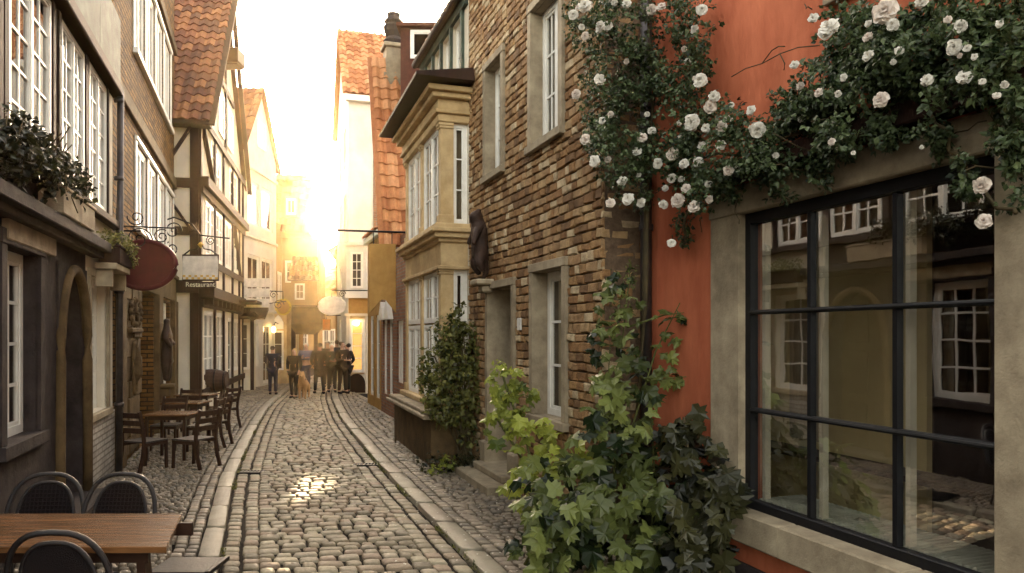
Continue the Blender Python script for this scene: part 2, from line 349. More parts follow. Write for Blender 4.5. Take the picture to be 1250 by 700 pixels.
def window(fr, parent, u0, u1, z0, z1, cols=2, rows=3, cas=1, o=-.12, fw=.06, mw=.022, fm='white', gm='glass', curtain=0, sill=None, transom=None, d=.05, arch=False):
    b = MB()
    def bx(a, c, e, g, o0, o1): b.fbox(fr, a, c, e, g, o0, o1)
    bx(u0, u0 + fw, z0, z1, o - d, o); bx(u1 - fw, u1, z0, z1, o - d, o)
    bx(u0 + fw, u1 - fw, z0, z0 + fw, o - d, o); bx(u0 + fw, u1 - fw, z1 - fw, z1, o - d, o)
    cw = (u1 - u0 - 2 * fw) / cas
    for c in range(1, cas): x = u0 + fw + c * cw; bx(x - fw * .55, x + fw * .55, z0 + fw, z1 - fw, o - d, o + .004)
    for c in range(cas):
        a = u0 + fw + c * cw; s0 = a + (fw * .55 if c else 0); s1 = a + cw - (fw * .55 if c < cas - 1 else 0)
        k = fw * .45   # casement leaf frame
        bx(s0, s0 + k, z0 + fw, z1 - fw, o - d * .8, o - .012); bx(s1 - k, s1, z0 + fw, z1 - fw, o - d * .8, o - .012)
        bx(s0 + k, s1 - k, z0 + fw, z0 + fw + k, o - d * .8, o - .012); bx(s0 + k, s1 - k, z1 - fw - k, z1 - fw, o - d * .8, o - .012)
        for i in range(1, cols): x = s0 + (s1 - s0) * i / cols; bx(x - mw / 2, x + mw / 2, z0 + fw + k, z1 - fw - k, o - d * .7, o - .018)
        for j in range(1, rows): zz = z0 + fw + (z1 - z0 - 2 * fw) * j / rows; bx(s0 + k, s1 - k, zz - mw / 2, zz + mw / 2, o - d * .68, o - .016)
    if transom: bx(u0 + fw, u1 - fw, transom - fw / 2, transom + fw / 2, o - d, o + .006)
    w_ = b.build('window', fm, parent)
    g = MB(); g.face([fr.W(u0 + fw, z0 + fw, o - d * .6), fr.W(u1 - fw, z0 + fw, o - d * .6), fr.W(u1 - fw, z1 - fw, o - d * .6), fr.W(u0 + fw, z1 - fw, o - d * .6)])
    g.build('pane', gm, w_)
    if curtain:
        for (a, c) in ((u0 + fw, u0 + fw + (u1 - u0) * curtain), (u1 - fw - (u1 - u0) * curtain, u1 - fw)):
            cb = MB(); N = 14; pts = []
            for i in range(N + 1): pts.append((a + (c - a) * i / N, o - .13 + .02 * math.sin(i * 1.9)))
            for i in range(N): cb.face([fr.W(pts[i][0], z0, pts[i][1]), fr.W(pts[i + 1][0], z0, pts[i + 1][1]), fr.W(pts[i + 1][0], z1, pts[i + 1][1]), fr.W(pts[i][0], z1, pts[i][1])])
            cb.build('curtain', 'curtain', w_, smooth=True)
    if sill:
        q = MB(); q.fbox(fr, u0 - .05, u1 + .05, z0 - .07, z0 - .002, o - .02, sill, bev=.008); q.build('sill', 'palestone', w_)
    return w_
def surround(fr, parent, u0, u1, z0, z1, w=.13, o0=-.02, o1=.03, m='palestone', sill=True, name='stone_surround', top=True):
    b = MB()
    b.fbox(fr, u0 - w, u0, z0, z1, o0, o1, bev=.006); b.fbox(fr, u1, u1 + w, z0, z1, o0, o1, bev=.006)
    if top: b.fbox(fr, u0 - w - .01, u1 + w + .01, z1 + .001, z1 + w, o0, o1 + .008, bev=.006)
    if sill: b.fbox(fr, u0 - w - .02, u1 + w + .02, z0 - w * .9, z0 - .001, o0, o1 + .035, bev=.006)
    return b.build(name, m, parent)
def tiles(parent, E0, E1, R0, R1, m, tw=.23, th=.31, name='roof', under=True, h=.035):
    """pantile slope: E eave corners, R ridge corners"""
    E0, E1, R0, R1 = map(Vector, (E0, E1, R0, R1)); b = MB(); rr = random.Random(int(abs(E0.x * 100)) + 5)
    nu = max(2, round((E1 - E0).length / tw)); nv = max(2, round((R0 - E0).length / th))
    n = (E1 - E0).cross(R0 - E0).normalized()
    if n.z < 0: n = -n
    prof = [(0, 0), (.18, .55), (.38, .95), (.58, .6), (.78, -.1), (1, 0)]
    def P(a, c, lift): e = E0.lerp(E1, a); r = R0.lerp(R1, a); return e.lerp(r, c) + n * lift
    for j in range(nv):
        for i in range(nu):
            t = rr.random(); sl = rr.uniform(-.006, .006)
            for k in range(5):
                a0 = (i + prof[k][0]) / nu; a1 = (i + prof[k + 1][0]) / nu; h0 = prof[k][1] * h * 1.4; h1 = prof[k + 1][1] * h * 1.4
                c0 = j / nv; c1 = min(1, (j + 1.06) / nv); L = .035 + sl
                b.face([P(a0, c0, h0 + L), P(a1, c0, h1 + L), P(a1, c1, h1), P(a0, c1, h0)], t)
                b.face([P(a0, c0, h0 + L - .03), P(a1, c0, h1 + L - .03), P(a1, c0, h1 + L), P(a0, c0, h0 + L)], t)
    if under: b.face([P(0, 0, -.03), P(1, 0, -.03), P(1, 1, -.03), P(0, 1, -.03)], .1)
    return b.build(name, m, parent)
def text_part(fr, parent, s, uc, zc, size, o, m, flip=False, align='CENTER'):
    cu = bpy.data.curves.new('lettering', 'FONT'); cu.body = s; cu.size = size; cu.extrude = .003; cu.align_x = align; cu.align_y = 'CENTER'
    ob = bpy.data.objects.new('lettering', cu); COL.objects.link(ob)
    dg = bpy.context.evaluated_depsgraph_get(); me = bpy.data.meshes.new_from_object(ob.evaluated_get(dg)); bpy.data.objects.remove(ob)
    x = -fr.d if flip else fr.d; n = fr.n
    root = Vector((0, 0, 0)); p = parent
    while p is not None: root += p.location; p = p.parent
    q = fr.W(uc, zc, o) - root
    me.transform(Matrix(((x.x, 0, n.x, q.x), (x.y, 0, n.y, q.y), (0, 1, 0, q.z), (0, 0, 0, 1))))
    me.materials.clear(); me.materials.append(M[m]); me.name = 'lettering'
    o2 = bpy.data.objects.new('lettering', me); COL.objects.link(o2); o2.parent = parent
    return o2
def prism(fr, parent, name, pts, o0, o1, m, tint=None):
    b = MB(); n = len(pts)
    b.face([fr.W(u, z, o1) for u, z in pts]); b.face([fr.W(u, z, o0) for u, z in reversed(pts)])
    for i in range(n):
        (a, c), (e, g) = pts[i], pts[(i + 1) % n]; b.face([fr.W(a, c, o0), fr.W(e, g, o0), fr.W(e, g, o1), fr.W(a, c, o1)])
    return b.build(name, m, parent)
# ================================================================== ground, road, pavements
g = MB(); g.face([(-300, -60, -.10), (300, -60, -.10), (300, 900, -.10), (-300, 900, -.10)]); g.build('ground', 'earth', kind='structure')
def interp(tab, y):
    if y <= tab[0][0]: (a, b), (c, d) = tab[0], tab[1]
    elif y >= tab[-1][0]: (a, b), (c, d) = tab[-2], tab[-1]
    else:
        for i in range(len(tab) - 1):
            if tab[i][0] <= y <= tab[i + 1][0]: (a, b), (c, d) = tab[i], tab[i + 1]; break
    return b + (d - b) * (y - a) / (c - a)
LK = [(2, -1.05), (6.16, -2.45), (10.3, -3.88), (15.9, -5.5), (20.5, -6.75), (28, -8.35), (36, -9.4), (44, -10.4)]      # kerb, road side, left
RK = [(2, 1.15), (6.27, -.30), (10.5, -1.78), (11.5, -2.12), (17.1, -3.95), (23.4, -5.75), (28, -6.8), (36, -8.1), (44, -9.4)]
def smooth(tab):
    def f(y): return sum(interp(tab, y + k) for k in (-1.2, -.6, 0, .6, 1.2)) / 5
    return f
lk = smooth(LK); rk = smooth(RK)
LB = lambda y: interp([(0, -2.1), (18, -8.25), (26, -9.6), (30, -9.6), (36, -10.3), (46, -11)], y)   # left building line
RB = lambda y: interp([(0, 3.8), (25.5, -5.6), (34, -7.9), (46, -9.2)], y)
bd = MB()
Y = 1.0
while Y < 46:
    Y2 = Y + 1; bd.face([(LB(Y) - 1, Y, -.03), (RB(Y) + 1, Y, -.03), (RB(Y2) + 1, Y2, -.03), (LB(Y2) - 1, Y2, -.03)]); Y = Y2
bd.build('paving_bed', 'dirt', kind='structure')
def stone(b, cs, zt, tint, h=.05, rnd=.014, dome=.006, rr=R):
    """cs: four corners counter-clockwise (2D)"""
    c = (sum(p[0] for p in cs) / 4, sum(p[1] for p in cs) / 4); n = 8
    pts = []
    for i in range(4):
        a = cs[i]; d = cs[(i + 1) % 4]; pts.append(a); pts.append(((a[0] + d[0]) / 2 + rr.uniform(-.004, .004), (a[1] + d[1]) / 2 + rr.uniform(-.004, .004)))
    L = math.hypot(cs[0][0] - cs[2][0], cs[0][1] - cs[2][1]) / 2
    tx = rr.uniform(-.02, .02); ty = rr.uniform(-.02, .02); vs = []
    for (k, z) in ((0, zt - h), (.0, zt - rnd), (rnd * .9 / L, zt - rnd * .25), (rnd * 2.6 / L, zt)):
        for i, p in enumerate(pts):
            kk = k + (.07 if i % 2 == 0 else 0) * (1 if z > zt - h else 0)
            x = p[0] + (c[0] - p[0]) * kk; y = p[1] + (c[1] - p[1]) * kk
            vs.append((x, y, z + (x - c[0]) * tx + (y - c[1]) * ty))
    vs.append((c[0], c[1], zt + dome))
    fs = []
    for r in range(3):
        for i in range(n): j = (i + 1) % n; fs.append((r * n + i, r * n + j, (r + 1) * n + j, (r + 1) * n + i))
    for i in range(n): fs.append((3 * n + i, 3 * n + (i + 1) % n, 4 * n))
    b.raw(vs, fs, tint)
def strip(b, fl, fr_, y0, y1, row, wmin, wmax, zt, gap=.011, jit=.006, tb=(0, 1), zj=.006, slope=0, rr=R, skip=None, rnd=.014, dome=.006, h=.05):
    """rows of stones across the strip between the curves fl and fr_"""
    y = y0; k = 0
    while y < y1:
        rh = row * rr.uniform(.85, 1.15) * (1 if y < 20 else 1.4)
        xl = fl(y); xr = fr_(y); W = xr - xl; x = 0; ws = []
        while x < W:
            ww = rr.uniform(wmin, wmax)
            if W - x - ww < wmin * .6: ww = W - x
            ws.append((x / W, (x + ww) / W)); x += ww
        for (a, c) in ws:
            def P(t, yy, jj=1):
                l = fl(yy); r2 = fr_(yy); return (l + (r2 - l) * t + slope * 0, yy + (t - .5) * slope * W + .02 * math.sin(t * 7 + k))
            g2 = gap / 2; ga = g2 / W
            j = lambda: rr.uniform(-jit, jit)
            cs = [P(a + ga, y + g2), P(c - ga, y + g2), P(c - ga, y + rh - g2), P(a + ga, y + rh - g2)]
            cs = [(p[0] + j(), p[1] + j()) for p in cs]
            mx = sum(p[0] for p in cs) / 4; my = sum(p[1] for p in cs) / 4
            if skip and skip(mx, my): continue
            stone(b, cs, zt + rr.uniform(-zj, zj), rr.random(), rnd=rnd, dome=dome, rr=rr, h=h)
        y += rh; k += 1
rd = MB(); cr = random.Random(3)
BW = .175
strip(rd, lambda y: lk(y) + 2 * BW + .01, lambda y: rk(y) - 2 * BW - .01, 5.2, 40, .150, .12, .24, .0, gap=.018, jit=.010, zj=.007, slope=.12, rr=cr, rnd=.018, dome=.007)
dr1 = gnd(307, 573); dr2 = gnd(440, 566)
skl = lambda x, y: abs(y - 10.75) < .1
skr = lambda x, y: abs(y - 11.35) < .1
for k in range(2):
    strip(rd, lambda y, k=k: lk(y) + k * BW + .01, lambda y, k=k: lk(y) + (k + 1) * BW - .004, 5.2, 40, .15, 1, 2, -.012 + k * .004, gap=.018, jit=.006, rr=cr, skip=skl)
    strip(rd, lambda y, k=k: rk(y) - (k + 1) * BW + .004, lambda y, k=k: rk(y) - k * BW - .01, 5.2, 40, .17, 1, 2, -.012 + k * .004, gap=.018, jit=.006, rr=cr, skip=skr)
rd.build('road', 'cobble', smooth=True, kind='structure')
kb = MB()
KZ = .035
def slab(fl, fr_, y0, y1):
    cs = [(fl(y0) + .004, y0 + .004), (fr_(y0) - .004, y0 + .004), (fr_(y1) - .004, y1 - .004), (fl(y1) + .004, y1 - .004)]
    j = lambda: cr.uniform(-.006, .006)
    cs = [(a + j(), c + j()) for a, c in cs]
    stone(kb, cs, KZ + cr.uniform(-.005, .005), cr.random(), h=.12, rnd=.012, dome=.001, rr=cr)
for (f0, f1) in ((lambda y: lk(y) - .21, lk), (rk, lambda y: rk(y) + .22)):
    y = 4.6
    while y < 38: L = cr.uniform(.75, 1.25); slab(f0, f1, y, y + L); y += L
kb.build('kerb', 'kerb', smooth=True, kind='structure')
pv = MB(); pr = random.Random(11)
for k in range(2):   # tidy courses beside the kerbs
    strip(pv, lambda y, k=k: lk(y) - .22 - (k + 1) * .12, lambda y, k=k: lk(y) - .22 - k * .12, 4.4, 30, .12, 1, 2, .03, gap=.014, jit=.005, rr=pr, rnd=.012, dome=.004)
    strip(pv, lambda y, k=k: rk(y) + .23 + k * .13, lambda y, k=k: rk(y) + .23 + (k + 1) * .13, 5.0, 30, .13, 1, 2, .03, gap=.014, jit=.005, rr=pr, rnd=.012, dome=.004)
strip(pv, lambda y: min(LB(y), lk(y) - .6), lambda y: lk(y) - .47, 4.4, 14, .085, .06, .12, .03, gap=.016, jit=.014, zj=.008, rr=pr, rnd=.014, dome=.008)
strip(pv, lambda y: min(LB(y), lk(y) - .6), lambda y: lk(y) - .47, 14, 30, .16, .10, .2, .03, gap=.02, jit=.016, zj=.008, rr=pr, rnd=.016, dome=.008)
strip(pv, lambda y: rk(y) + .5, lambda y: max(RB(y) + .1, rk(y) + .7), 4.8, 13.5, .095, .07, .14, .03, gap=.016, jit=.010, zj=.006, rr=pr, slope=.25, rnd=.013, dome=.006)
strip(pv, lambda y: rk(y) + .5, lambda y: max(RB(y) + .1, rk(y) + .7), 13.5, 32, .17, .12, .22, .03, gap=.02, jit=.012, zj=.006, rr=pr, slope=.2, rnd=.016, dome=.006)
pv.build('pavement', 'sett', smooth=True, kind='structure')
for (x0, x1, yc, lab) in ((lk(10.75) + .01, lk(10.75) + .36, 10.75, 'slotted iron drain grate in the left gutter course'), (rk(11.35) - .36, rk(11.35) - .01, 11.35, 'slotted iron drain grate in the right gutter course')):
    t = thing('drain_grate', lab, 'drain', (x0, yc, 0), 'drain grates in the gutters'); b = MB()
    b.box(x0, x1, yc - .09, yc - .07, -.03, .0); b.box(x0, x1, yc + .07, yc + .09, -.03, .0)
    for k in range(8): xx = x0 + (x1 - x0) * k / 7; b.box(xx - .012, xx + .012, yc - .07, yc + .07, -.03, -.002)
    b.build('grate', 'iron', t)
# ================================================================== planes of the fronts
def pl(a, m, y0, y1, out): return Fr((a + m * y0, y0), (a + m * y1, y1), out)
Lf, Rt = (1, .3), (-1, -.3)
def hole(w_, rv=.14, rm=.7): return (*w_, rv, rm)
# ---------------------------------------------------------------- red house (right foreground)
f = pl(3.755, -.349, -2, 7.12, Rt)
t = thing('red_house', 'terracotta red plastered house with a big black framed shop window', 'house', (f.W(f.L / 2, 0, 0)))
ug0, ug1 = f.u(1222), f.u(905)
zb, ztp = .66, 2.93
uu0, uu1 = f.u(1000), f.u(893)
H = [(ug0, ug1, zb, ztp, .10, 0.02), (3.2 + .0, 4.7, 4.25, 5.9, .16, .5), (6.15, 7.05, 4.25, 5.9, .16, .5)]
# own shell so that the room behind the shop window is a real room
b = MB()
us = sorted(set([0, f.L] + [h[i] for h in H for i in (0, 1)])); zs = sorted(set([0, 7.5] + [h[i] for h in H for i in (2, 3)]))
for i in range(len(us) - 1):
    for j in range(len(zs) - 1):
        uc = (us[i] + us[i + 1]) / 2; zc = (zs[j] + zs[j + 1]) / 2
        if any(h[0] < uc < h[1] and h[2] < zc < h[3] for h in H): continue
        b.face([f.W(us[i], zs[j]), f.W(us[i + 1], zs[j]), f.W(us[i + 1], zs[j + 1]), f.W(us[i], zs[j + 1])])
for (a, c, e, g_, *_) in H:
    for (p, q) in (((a, e), (c, e)), ((c, e), (c, g_)), ((c, g_), (a, g_)), ((a, g_), (a, e))):
        b.face([f.W(*p, 0), f.W(*q, 0), f.W(*q, -.25), f.W(*p, -.25)])
for uu in (0, f.L): b.face([f.W(uu, 0), f.W(uu, 0, -5), f.W(uu, 7.5, -5), f.W(uu, 7.5)])
b.face([f.W(0, 0, -5), f.W(f.L, 0, -5), f.W(f.L, 7.5, -5), f.W(0, 7.5, -5)]); b.face([f.W(0, 7.5), f.W(f.L, 7.5), f.W(f.L, 7.5, -5), f.W(0, 7.5, -5)])
b.build('wall', 'redplaster', t)
rm = MB(); a, c = ug0 - 1.2, f.L - .1
for q in ([(a, 0, -.26), (c, 0, -.26), (c, 0, -3.6), (a, 0, -3.6)], [(a, 3.3, -.26), (c, 3.3, -.26), (c, 3.3, -3.6), (a, 3.3, -3.6)], [(a, 0, -3.6), (c, 0, -3.6), (c, 3.3, -3.6), (a, 3.3, -3.6)],
          [(a, 0, -.26), (a, 0, -3.6), (a, 3.3, -3.6), (a, 3.3, -.26)], [(c, 0, -.26), (c, 0, -3.6), (c, 3.3, -3.6), (c, 3.3, -.26)],
          [(a, 0, -.26), (ug0, 0, -.26), (ug0, 3.3, -.26), (a, 3.3, -.26)], [(ug1, 0, -.26), (c, 0, -.26), (c, 3.3, -.26), (ug1, 3.3, -.26)], [(ug0, 0, -.26), (ug1, 0, -.26), (ug1, zb, -.26), (ug0, zb, -.26)], [(ug0, ztp, -.26), (ug1, ztp, -.26), (ug1, 3.3, -.26), (ug0, 3.3, -.26)]):
    rm.face([f.W(u, z, o) for u, z, o in q])
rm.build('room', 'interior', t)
x = MB(); um = f.u(1100)
x.fbox(f, um + .62, f.L - .2, .0, 3.25, -.95, -.90); x.fbox(f, f.L - .2, f.L - .14, 0, 3.25, -.95, -.27); x.build('brightening_panel', 'panel_cream', t)  # cream panel and end wall added behind the glass to brighten the panes
x = MB(); x.fbox(f, um + 1.6, um + 2.0, 1.1, 2.2, -.898, -.88, bev=.01); x.build('picture_board', 'curtain', t)
for i in (1, 2):
    a, c, e, g_ = H[i][:4]
    x = MB(); x.face([f.W(a, e, -.26), f.W(c, e, -.26), f.W(c, g_, -.26), f.W(a, g_, -.26)]); x.build('blind', 'curtain', t)
    window(f, t, a, c, e, g_, 2, 3, 2, o=-.12); surround(f, t, a, c, e, g_, .14)
# stone jambs, lintel, sill of the shop window
b = MB(); ua, ub = f.u(872), f.u(1218) ; wR = .55
b.fbox(f, ug1 - .008, ua, zb, ztp, -.1, .035, bev=.008); b.fbox(f, ug0 - wR, ug0 + .008, zb, ztp, -.1, .035, bev=.008)
b.fbox(f, ug0 - wR - .1, ua + .01, ztp - .008, ztp + .21, -.1, .045, bev=.01)
b.build('stone_surround', 'palestone', t)
b = MB()
for k in range(3):
    L = (ua + .1 - (ug0 - wR)) / 3; b.fbox(f, ug0 - wR + k * L + .003, ug0 - wR + (k + 1) * L - .003, .44, zb + .008, -.1, .13, bev=.012)
b.build('sill', 'palestone', t)
b = MB(); b.fbox(f, ug0 - wR - .3, ua - .25, ztp + .23, ztp + .36, .0, .16, bev=.01); b.build('lintel_beam', 'timber', t)
# black window
uL = [f.u(1218), f.u(1095, -.06), f.u(990, -.06), f.u(913)]
b = MB(); o1 = -.03; o0 = -.10
b.fbox(f, ug0, ug0 + .05, zb, ztp, o0, o1, bev=.006); b.fbox(f, ug1 - .07, ug1, zb, ztp, o0, o1, bev=.006)
b.fbox(f, ug0 + .05, ug1 - .07, zb, zb + .075, o0, o1, bev=.006); b.fbox(f, ug0 + .05, ug1 - .07, ztp - .09, ztp, o0, o1, bev=.006)
for u_ in (uL[1], uL[2]): b.fbox(f, u_ - .017, u_ + .017, zb + .075, ztp - .09, o0 + .01, o1 - .012, bev=.005)
for zz in (1.42, 2.165):
    b.fbox(f, ug0 + .05, ug1 - .07, zz - .017, zz + .017, o0 + .01, o1 - .004, bev=.004)
    b.tube([f.W(ug0 + .05, zz, o1), f.W(ug1 - .07, zz, o1)], .014, 8)
wd = b.build('shop_window', 'blackframe', t)
b = MB(); b.face([f.W(ug0 + .04, zb + .06, -.075), f.W(ug1 - .06, zb + .06, -.075), f.W(ug1 - .06, ztp - .08, -.075), f.W(ug0 + .04, ztp - .08, -.075)]); b.build('pane', 'bigglass', wd)
b = MB()   # white inner casements just behind
for u_ in (ug0 + .04, uL[1], uL[2], ug1 - .08): b.fbox(f, u_ - .012, u_ + .022, zb + .05, ztp - .05, -.20, -.15, bev=.006)
b.build('inner_frame', 'white', wd)
b = MB()   # ribbed radiator shelf behind the glass
n = 46
for i in range(n):
    u_ = ug0 + .02 + (ug1 - ug0 - .04) * i / n; b.fbox(f, u_, u_ + .030, zb - .02, zb + .072, -.55, -.14, bev=.006)
b.build('radiator_shelf', 'rib', t)
b = MB(); b.fbox(f, ug0 - .6, f.L - .3, 1.0, 1.04, -.88, -.60, bev=.006); b.fbox(f, ug0 - .5, ug0 - .42, 0, 1.0, -.85, -.63); b.build('counter', 'wood_dark', t)
# red plinth below
b = MB(); b.fbox(f, 0, f.L - .02, -.05, .25, 0, .03, bev=.006); b.build('plinth', 'greystone', t)
FRED = f
# drainpipe in the corner
t = thing('drainpipe', 'dark metal drainpipe in the corner between brick house and red house', 'drainpipe', (1.26, 6.93, 0))
b = MB(); b.tube([(1.26, 6.93, 0.02), (1.26, 6.93, 7.4)], .055, 12); b.build('pipe', 'zinc', t, smooth=True)
for zz in (1, 3, 5, 7):
    b = MB(); b.lathe([(.066, -.03), (.07, -.02), (.07, .02), (.066, .03)], (1.26, 6.93, zz), 14); b.build('clamp', 'zinc', t)
# ---------------------------------------------------------------- old brick house
def bricks(b, fr, u0, u1, z0, z1, holes, bw=.215, bh=.098, rr=R, dep=.03, course_wave=.012):
    z = z0; row = 0
    while z < z1:
        off = (row % 2) * .5 * bw + rr.uniform(-.02, .02); u = u0 - off
        h = bh * rr.uniform(.8, 1.15)
        while u < u1:
            L = bw * rr.choice([1, 1, .85, .52, .7, 1.15]) * rr.uniform(.94, 1.05)
            a = max(u, u0); c = min(u + L, u1); u += L
            if c - a < .03: continue
            segs = [(a, c)]
            for hh in holes:
                ns = []
                for (p, q) in segs:
                    if z + h * .6 > hh[2] and z + h * .4 < hh[3] and q > hh[0] and p < hh[1]:
                        if p < hh[0] - .02: ns.append((p, hh[0]))
                        if q > hh[1] + .02: ns.append((hh[1], q))
                    else: ns.append((p, q))
                segs = ns
            for (p, q) in segs:
                g_ = .007; o = rr.uniform(-.004, .005) + (rr.random() < .06) * rr.uniform(-.014, .010); tn = rr.random()
                cs = [(p + g_, z + g_), (q - g_, z + g_), (q - g_, z + h - g_), (p + g_, z + h - g_)]
                cs = [(x + rr.uniform(-.009, .009), y + rr.uniform(-.008, .008)) for x, y in cs]
                wv = course_wave * (math.sin(x_ * 1.3 + z * .7) if (x_ := (p + q) / 2) is not None else 0)
                vs = [fr.W(x, y + wv, -dep - .01) for x, y in cs] + [fr.W(x, y + wv, o - .012) for x, y in cs]
                cx = (p + q) / 2; cz = z + h / 2; inn = .009
                for (x, y) in cs:
                    sx = 1 if x < cx else -1; sz = 1 if y < cz else -1
                    vs.append(fr.W(x + sx * inn * rr.uniform(.5, 2), y + wv + sz * inn * rr.uniform(.5, 1.6), o + rr.uniform(-.004, .004)))
                fs = []
                for r_ in range(2):
                    for i in range(4): j = (i + 1) % 4; fs.append((r_ * 4 + i, r_ * 4 + j, r_ * 4 + 4 + j, r_ * 4 + 4 + i))
                fs.append((8, 9, 10, 11)); b.raw(vs, fs, tn)
        z += h; row += 1
f = pl(3.31, -.352, 6.98, 11.3, Rt); FBR = f
t = thing('brick_house', 'old rough brick house with stone framed windows and deep doorway', 'house', (f.W(f.L / 2, 0, 0)))
wG = (f.u(688), f.u(652), 1.06, 2.72)
wG = (min(wG[:2]), max(wG[:2]), 1.06, 2.72)
dD = (f.u(626), f.u(597), 0.02, 2.62)
w1 = (f.u(613), f.u(594), 4.22, 5.72)
w2 = (f.u(684), f.u(650), 4.22, 5.80)
H = [(*wG, .22, .6), (*dD, .45, .02), (*w1, .18, .6), (*w2, .18, .6)]
wall(f, t, 'mortar', 0, f.L, 0, 9, H, depth=6, skin=False, revm='palestone')
HB = [wG, dD, w1, w2]
SW = .10
HS = [(h[0] - SW, h[1] + SW, h[2] - (SW * .9 if h[2] > .5 else 0), h[3] + SW) for h in HB]
b = MB(); bricks(b, f, .0, f.L, 0, 8.0, HS); b.build('brick_face', 'oldbrick', t)
fs_ = Fr((3.31 - .352 * 6.98, 6.98), (3.31 - .352 * 6.98 + 1, 6.98 + .352), (0.3, -1)); FSIDE = fs_
b = MB(); bricks(b, fs_, .0, .7, 0, 7.6, [], dep=.02); b.build('side_brick_face', 'oldbrick', t)
for h in HB: surround(f, t, h[0], h[1], h[2], h[3], SW, -.03, .03, sill=h[2] > .5)
window(f, t, *wG, 1, 3, 1, o=-.17, fw=.075, curtain=.28, mw=.03, sill=.02)
window(f, t, *w1, 1, 3, 1, o=-.13, fw=.06, curtain=.25, mw=.03)
window(f, t, *w2, 2, 3, 2, o=-.13, fw=.07, curtain=.2, mw=.025)
b = MB(); b.fbox(f, dD[0], dD[1], .02, dD[3], -.47, -.42)
for k in range(5):
    uu = dD[0] + (dD[1] - dD[0]) * (k + .5) / 5; b.fbox(f, uu - (dD[1] - dD[0]) / 12, uu + (dD[1] - dD[0]) / 12, .1, dD[3] - .08, -.42, -.405, bev=.004)
dr_ = b.build('door', 'doorwood', t)
b = MB(); b.lathe([(.02, 0), (.03, .03), (.025, .06), (.01, .065)], f.W(dD[0] + .12, 1.05, -.40), 12, mtx=Matrix.Rotation(PI / 2, 4, 'Y').to_3x3().to_4x4()); b.build('handle', 'gold', dr_)
b = MB(); b.fbox(f, dD[0] - .25, dD[1] + .25, -.02, .13, -.3, .42, bev=.015); b.fbox(f, dD[0] - .12, dD[1] + .12, .13, .22, -.44, .2, bev=.012); b.build('doorstep', 'palestone', t)
b = MB(); b.fbox(f, dD[1] - .02, dD[1] + .20, 0.0, .50, -.02, .075, bev=.02); b.build('base_stone', 'palestone', t); b = MB(); b.fbox(f, dD[0] - .20, dD[0] + .02, 0.0, .5, -.02, .075, bev=.02); b.build('base_stone', 'palestone', t)
# gable roof over it, out of the picture
tiles(t, f.W(-.2, 8.9, .35), f.W(f.L + .1, 8.9, .35), f.W(-.2, 12, -2.8), f.W(f.L + .1, 12, -2.8), 'tile_brn')
# number plate
pq = (f.u(636), f.z(636, 396)); b = MB(); b.fbox(f, pq[0] - .05, pq[0] + .05, pq[1] - .075, pq[1] + .075, .01, .035, bev=.006)
tag(b.build('wall_plaque', 'signwhite'), 'small pale plaque on bricks between doorway and ground floor window', 'plaque')
# bronze creature on the wall
uc = f.u(598)
def skinmesh(name, verts, edges, radii, m, parent, sub=2, root=0, loc_fix=True):
    me = bpy.data.meshes.new(name); rt = Vector((0, 0, 0)); p = parent
    while p is not None: rt += p.location; p = p.parent
    me.from_pydata([Vector(v) - rt if loc_fix else Vector(v) for v in verts], edges, []); me.materials.append(M[m])
    o = bpy.data.objects.new(name, me); COL.objects.link(o); o.parent = parent
    md = o.modifiers.new('skin', 'SKIN'); sv_ = me.skin_vertices
    if not sv_:
        bpy.context.view_layer.objects.active = o
    d_ = me.skin_vertices[0].data if me.skin_vertices else None
    if d_ is None: raise RuntimeError('no skin layer')
    for i, r_ in enumerate(radii):
        d_[i].radius = (r_, r_) if not isinstance(r_, tuple) else r_; d_[i].use_root = (i == root)
    md.use_smooth_shade = True; s_ = o.modifiers.new('sub', 'SUBSURF'); s_.levels = sub; s_.render_levels = sub
    # bake, so that the object is a plain mesh
    dg = bpy.context.evaluated_depsgraph_get(); me2 = bpy.data.meshes.new_from_object(o.evaluated_get(dg))
    o.modifiers.clear(); o.data = me2; me2.name = name
    if not me2.materials: me2.materials.append(M[m])
    me2.polygons.foreach_set('use_smooth', [True] * len(me2.polygons))
    return o
zt = f.z(598, 256); zb_ = f.z(598, 340)
t = thing('wall_sculpture', 'dark bronze creature clinging to the brick wall above the doorway', 'sculpture', f.W(uc, zb_, 0))
V = lambda u, z, o: f.W(uc + u, z, o)
hh = zt - zb_
vs = [V(0, zb_ + .35 * hh, .12), V(0, zb_ + .55 * hh, .14), V(0, zb_ + .74 * hh, .15), V(.0, zb_ + .86 * hh, .2), V(-.02, zb_ + .92 * hh, .3), V(.08, zb_ + .98 * hh, .18), V(-.1, zb_ + .98 * hh, .18),
      V(-.16, zb_ + .62 * hh, .24), V(-.2, zb_ + .45 * hh, .3), V(.16, zb_ + .62 * hh, .2), V(.2, zb_ + .5 * hh, .26), V(-.12, zb_ + .2 * hh, .2), V(-.1, zb_ + .08 * hh, .12), V(.12, zb_ + .2 * hh, .2), V(.08, zb_ + .05 * hh, .12), V(0, zb_ + .1 * hh, .05), V(0, zb_ - .02 * hh, .1)]
ed = [(0, 1), (1, 2), (2, 3), (3, 4), (3, 5), (3, 6), (2, 7), (7, 8), (2, 9), (9, 10), (0, 11), (11, 12), (0, 13), (13, 14), (0, 15), (15, 16)]
skinmesh('figure', vs, ed, [.12, .11, .12, .085, .05, .025, .025, .05, .035, .05, .035, .07, .035, .07, .035, .05, .02], 'bronze', t)
b = MB(); b.fbox(f, uc - .17, uc + .17, zb_ - .1, zb_ - .02, -.02, .24, bev=.02); b.fbox(f, uc - .1, uc + .1, zb_ - .2, zb_ - .1, -.02, .14, bev=.02); b.build('console', 'palestone', t)
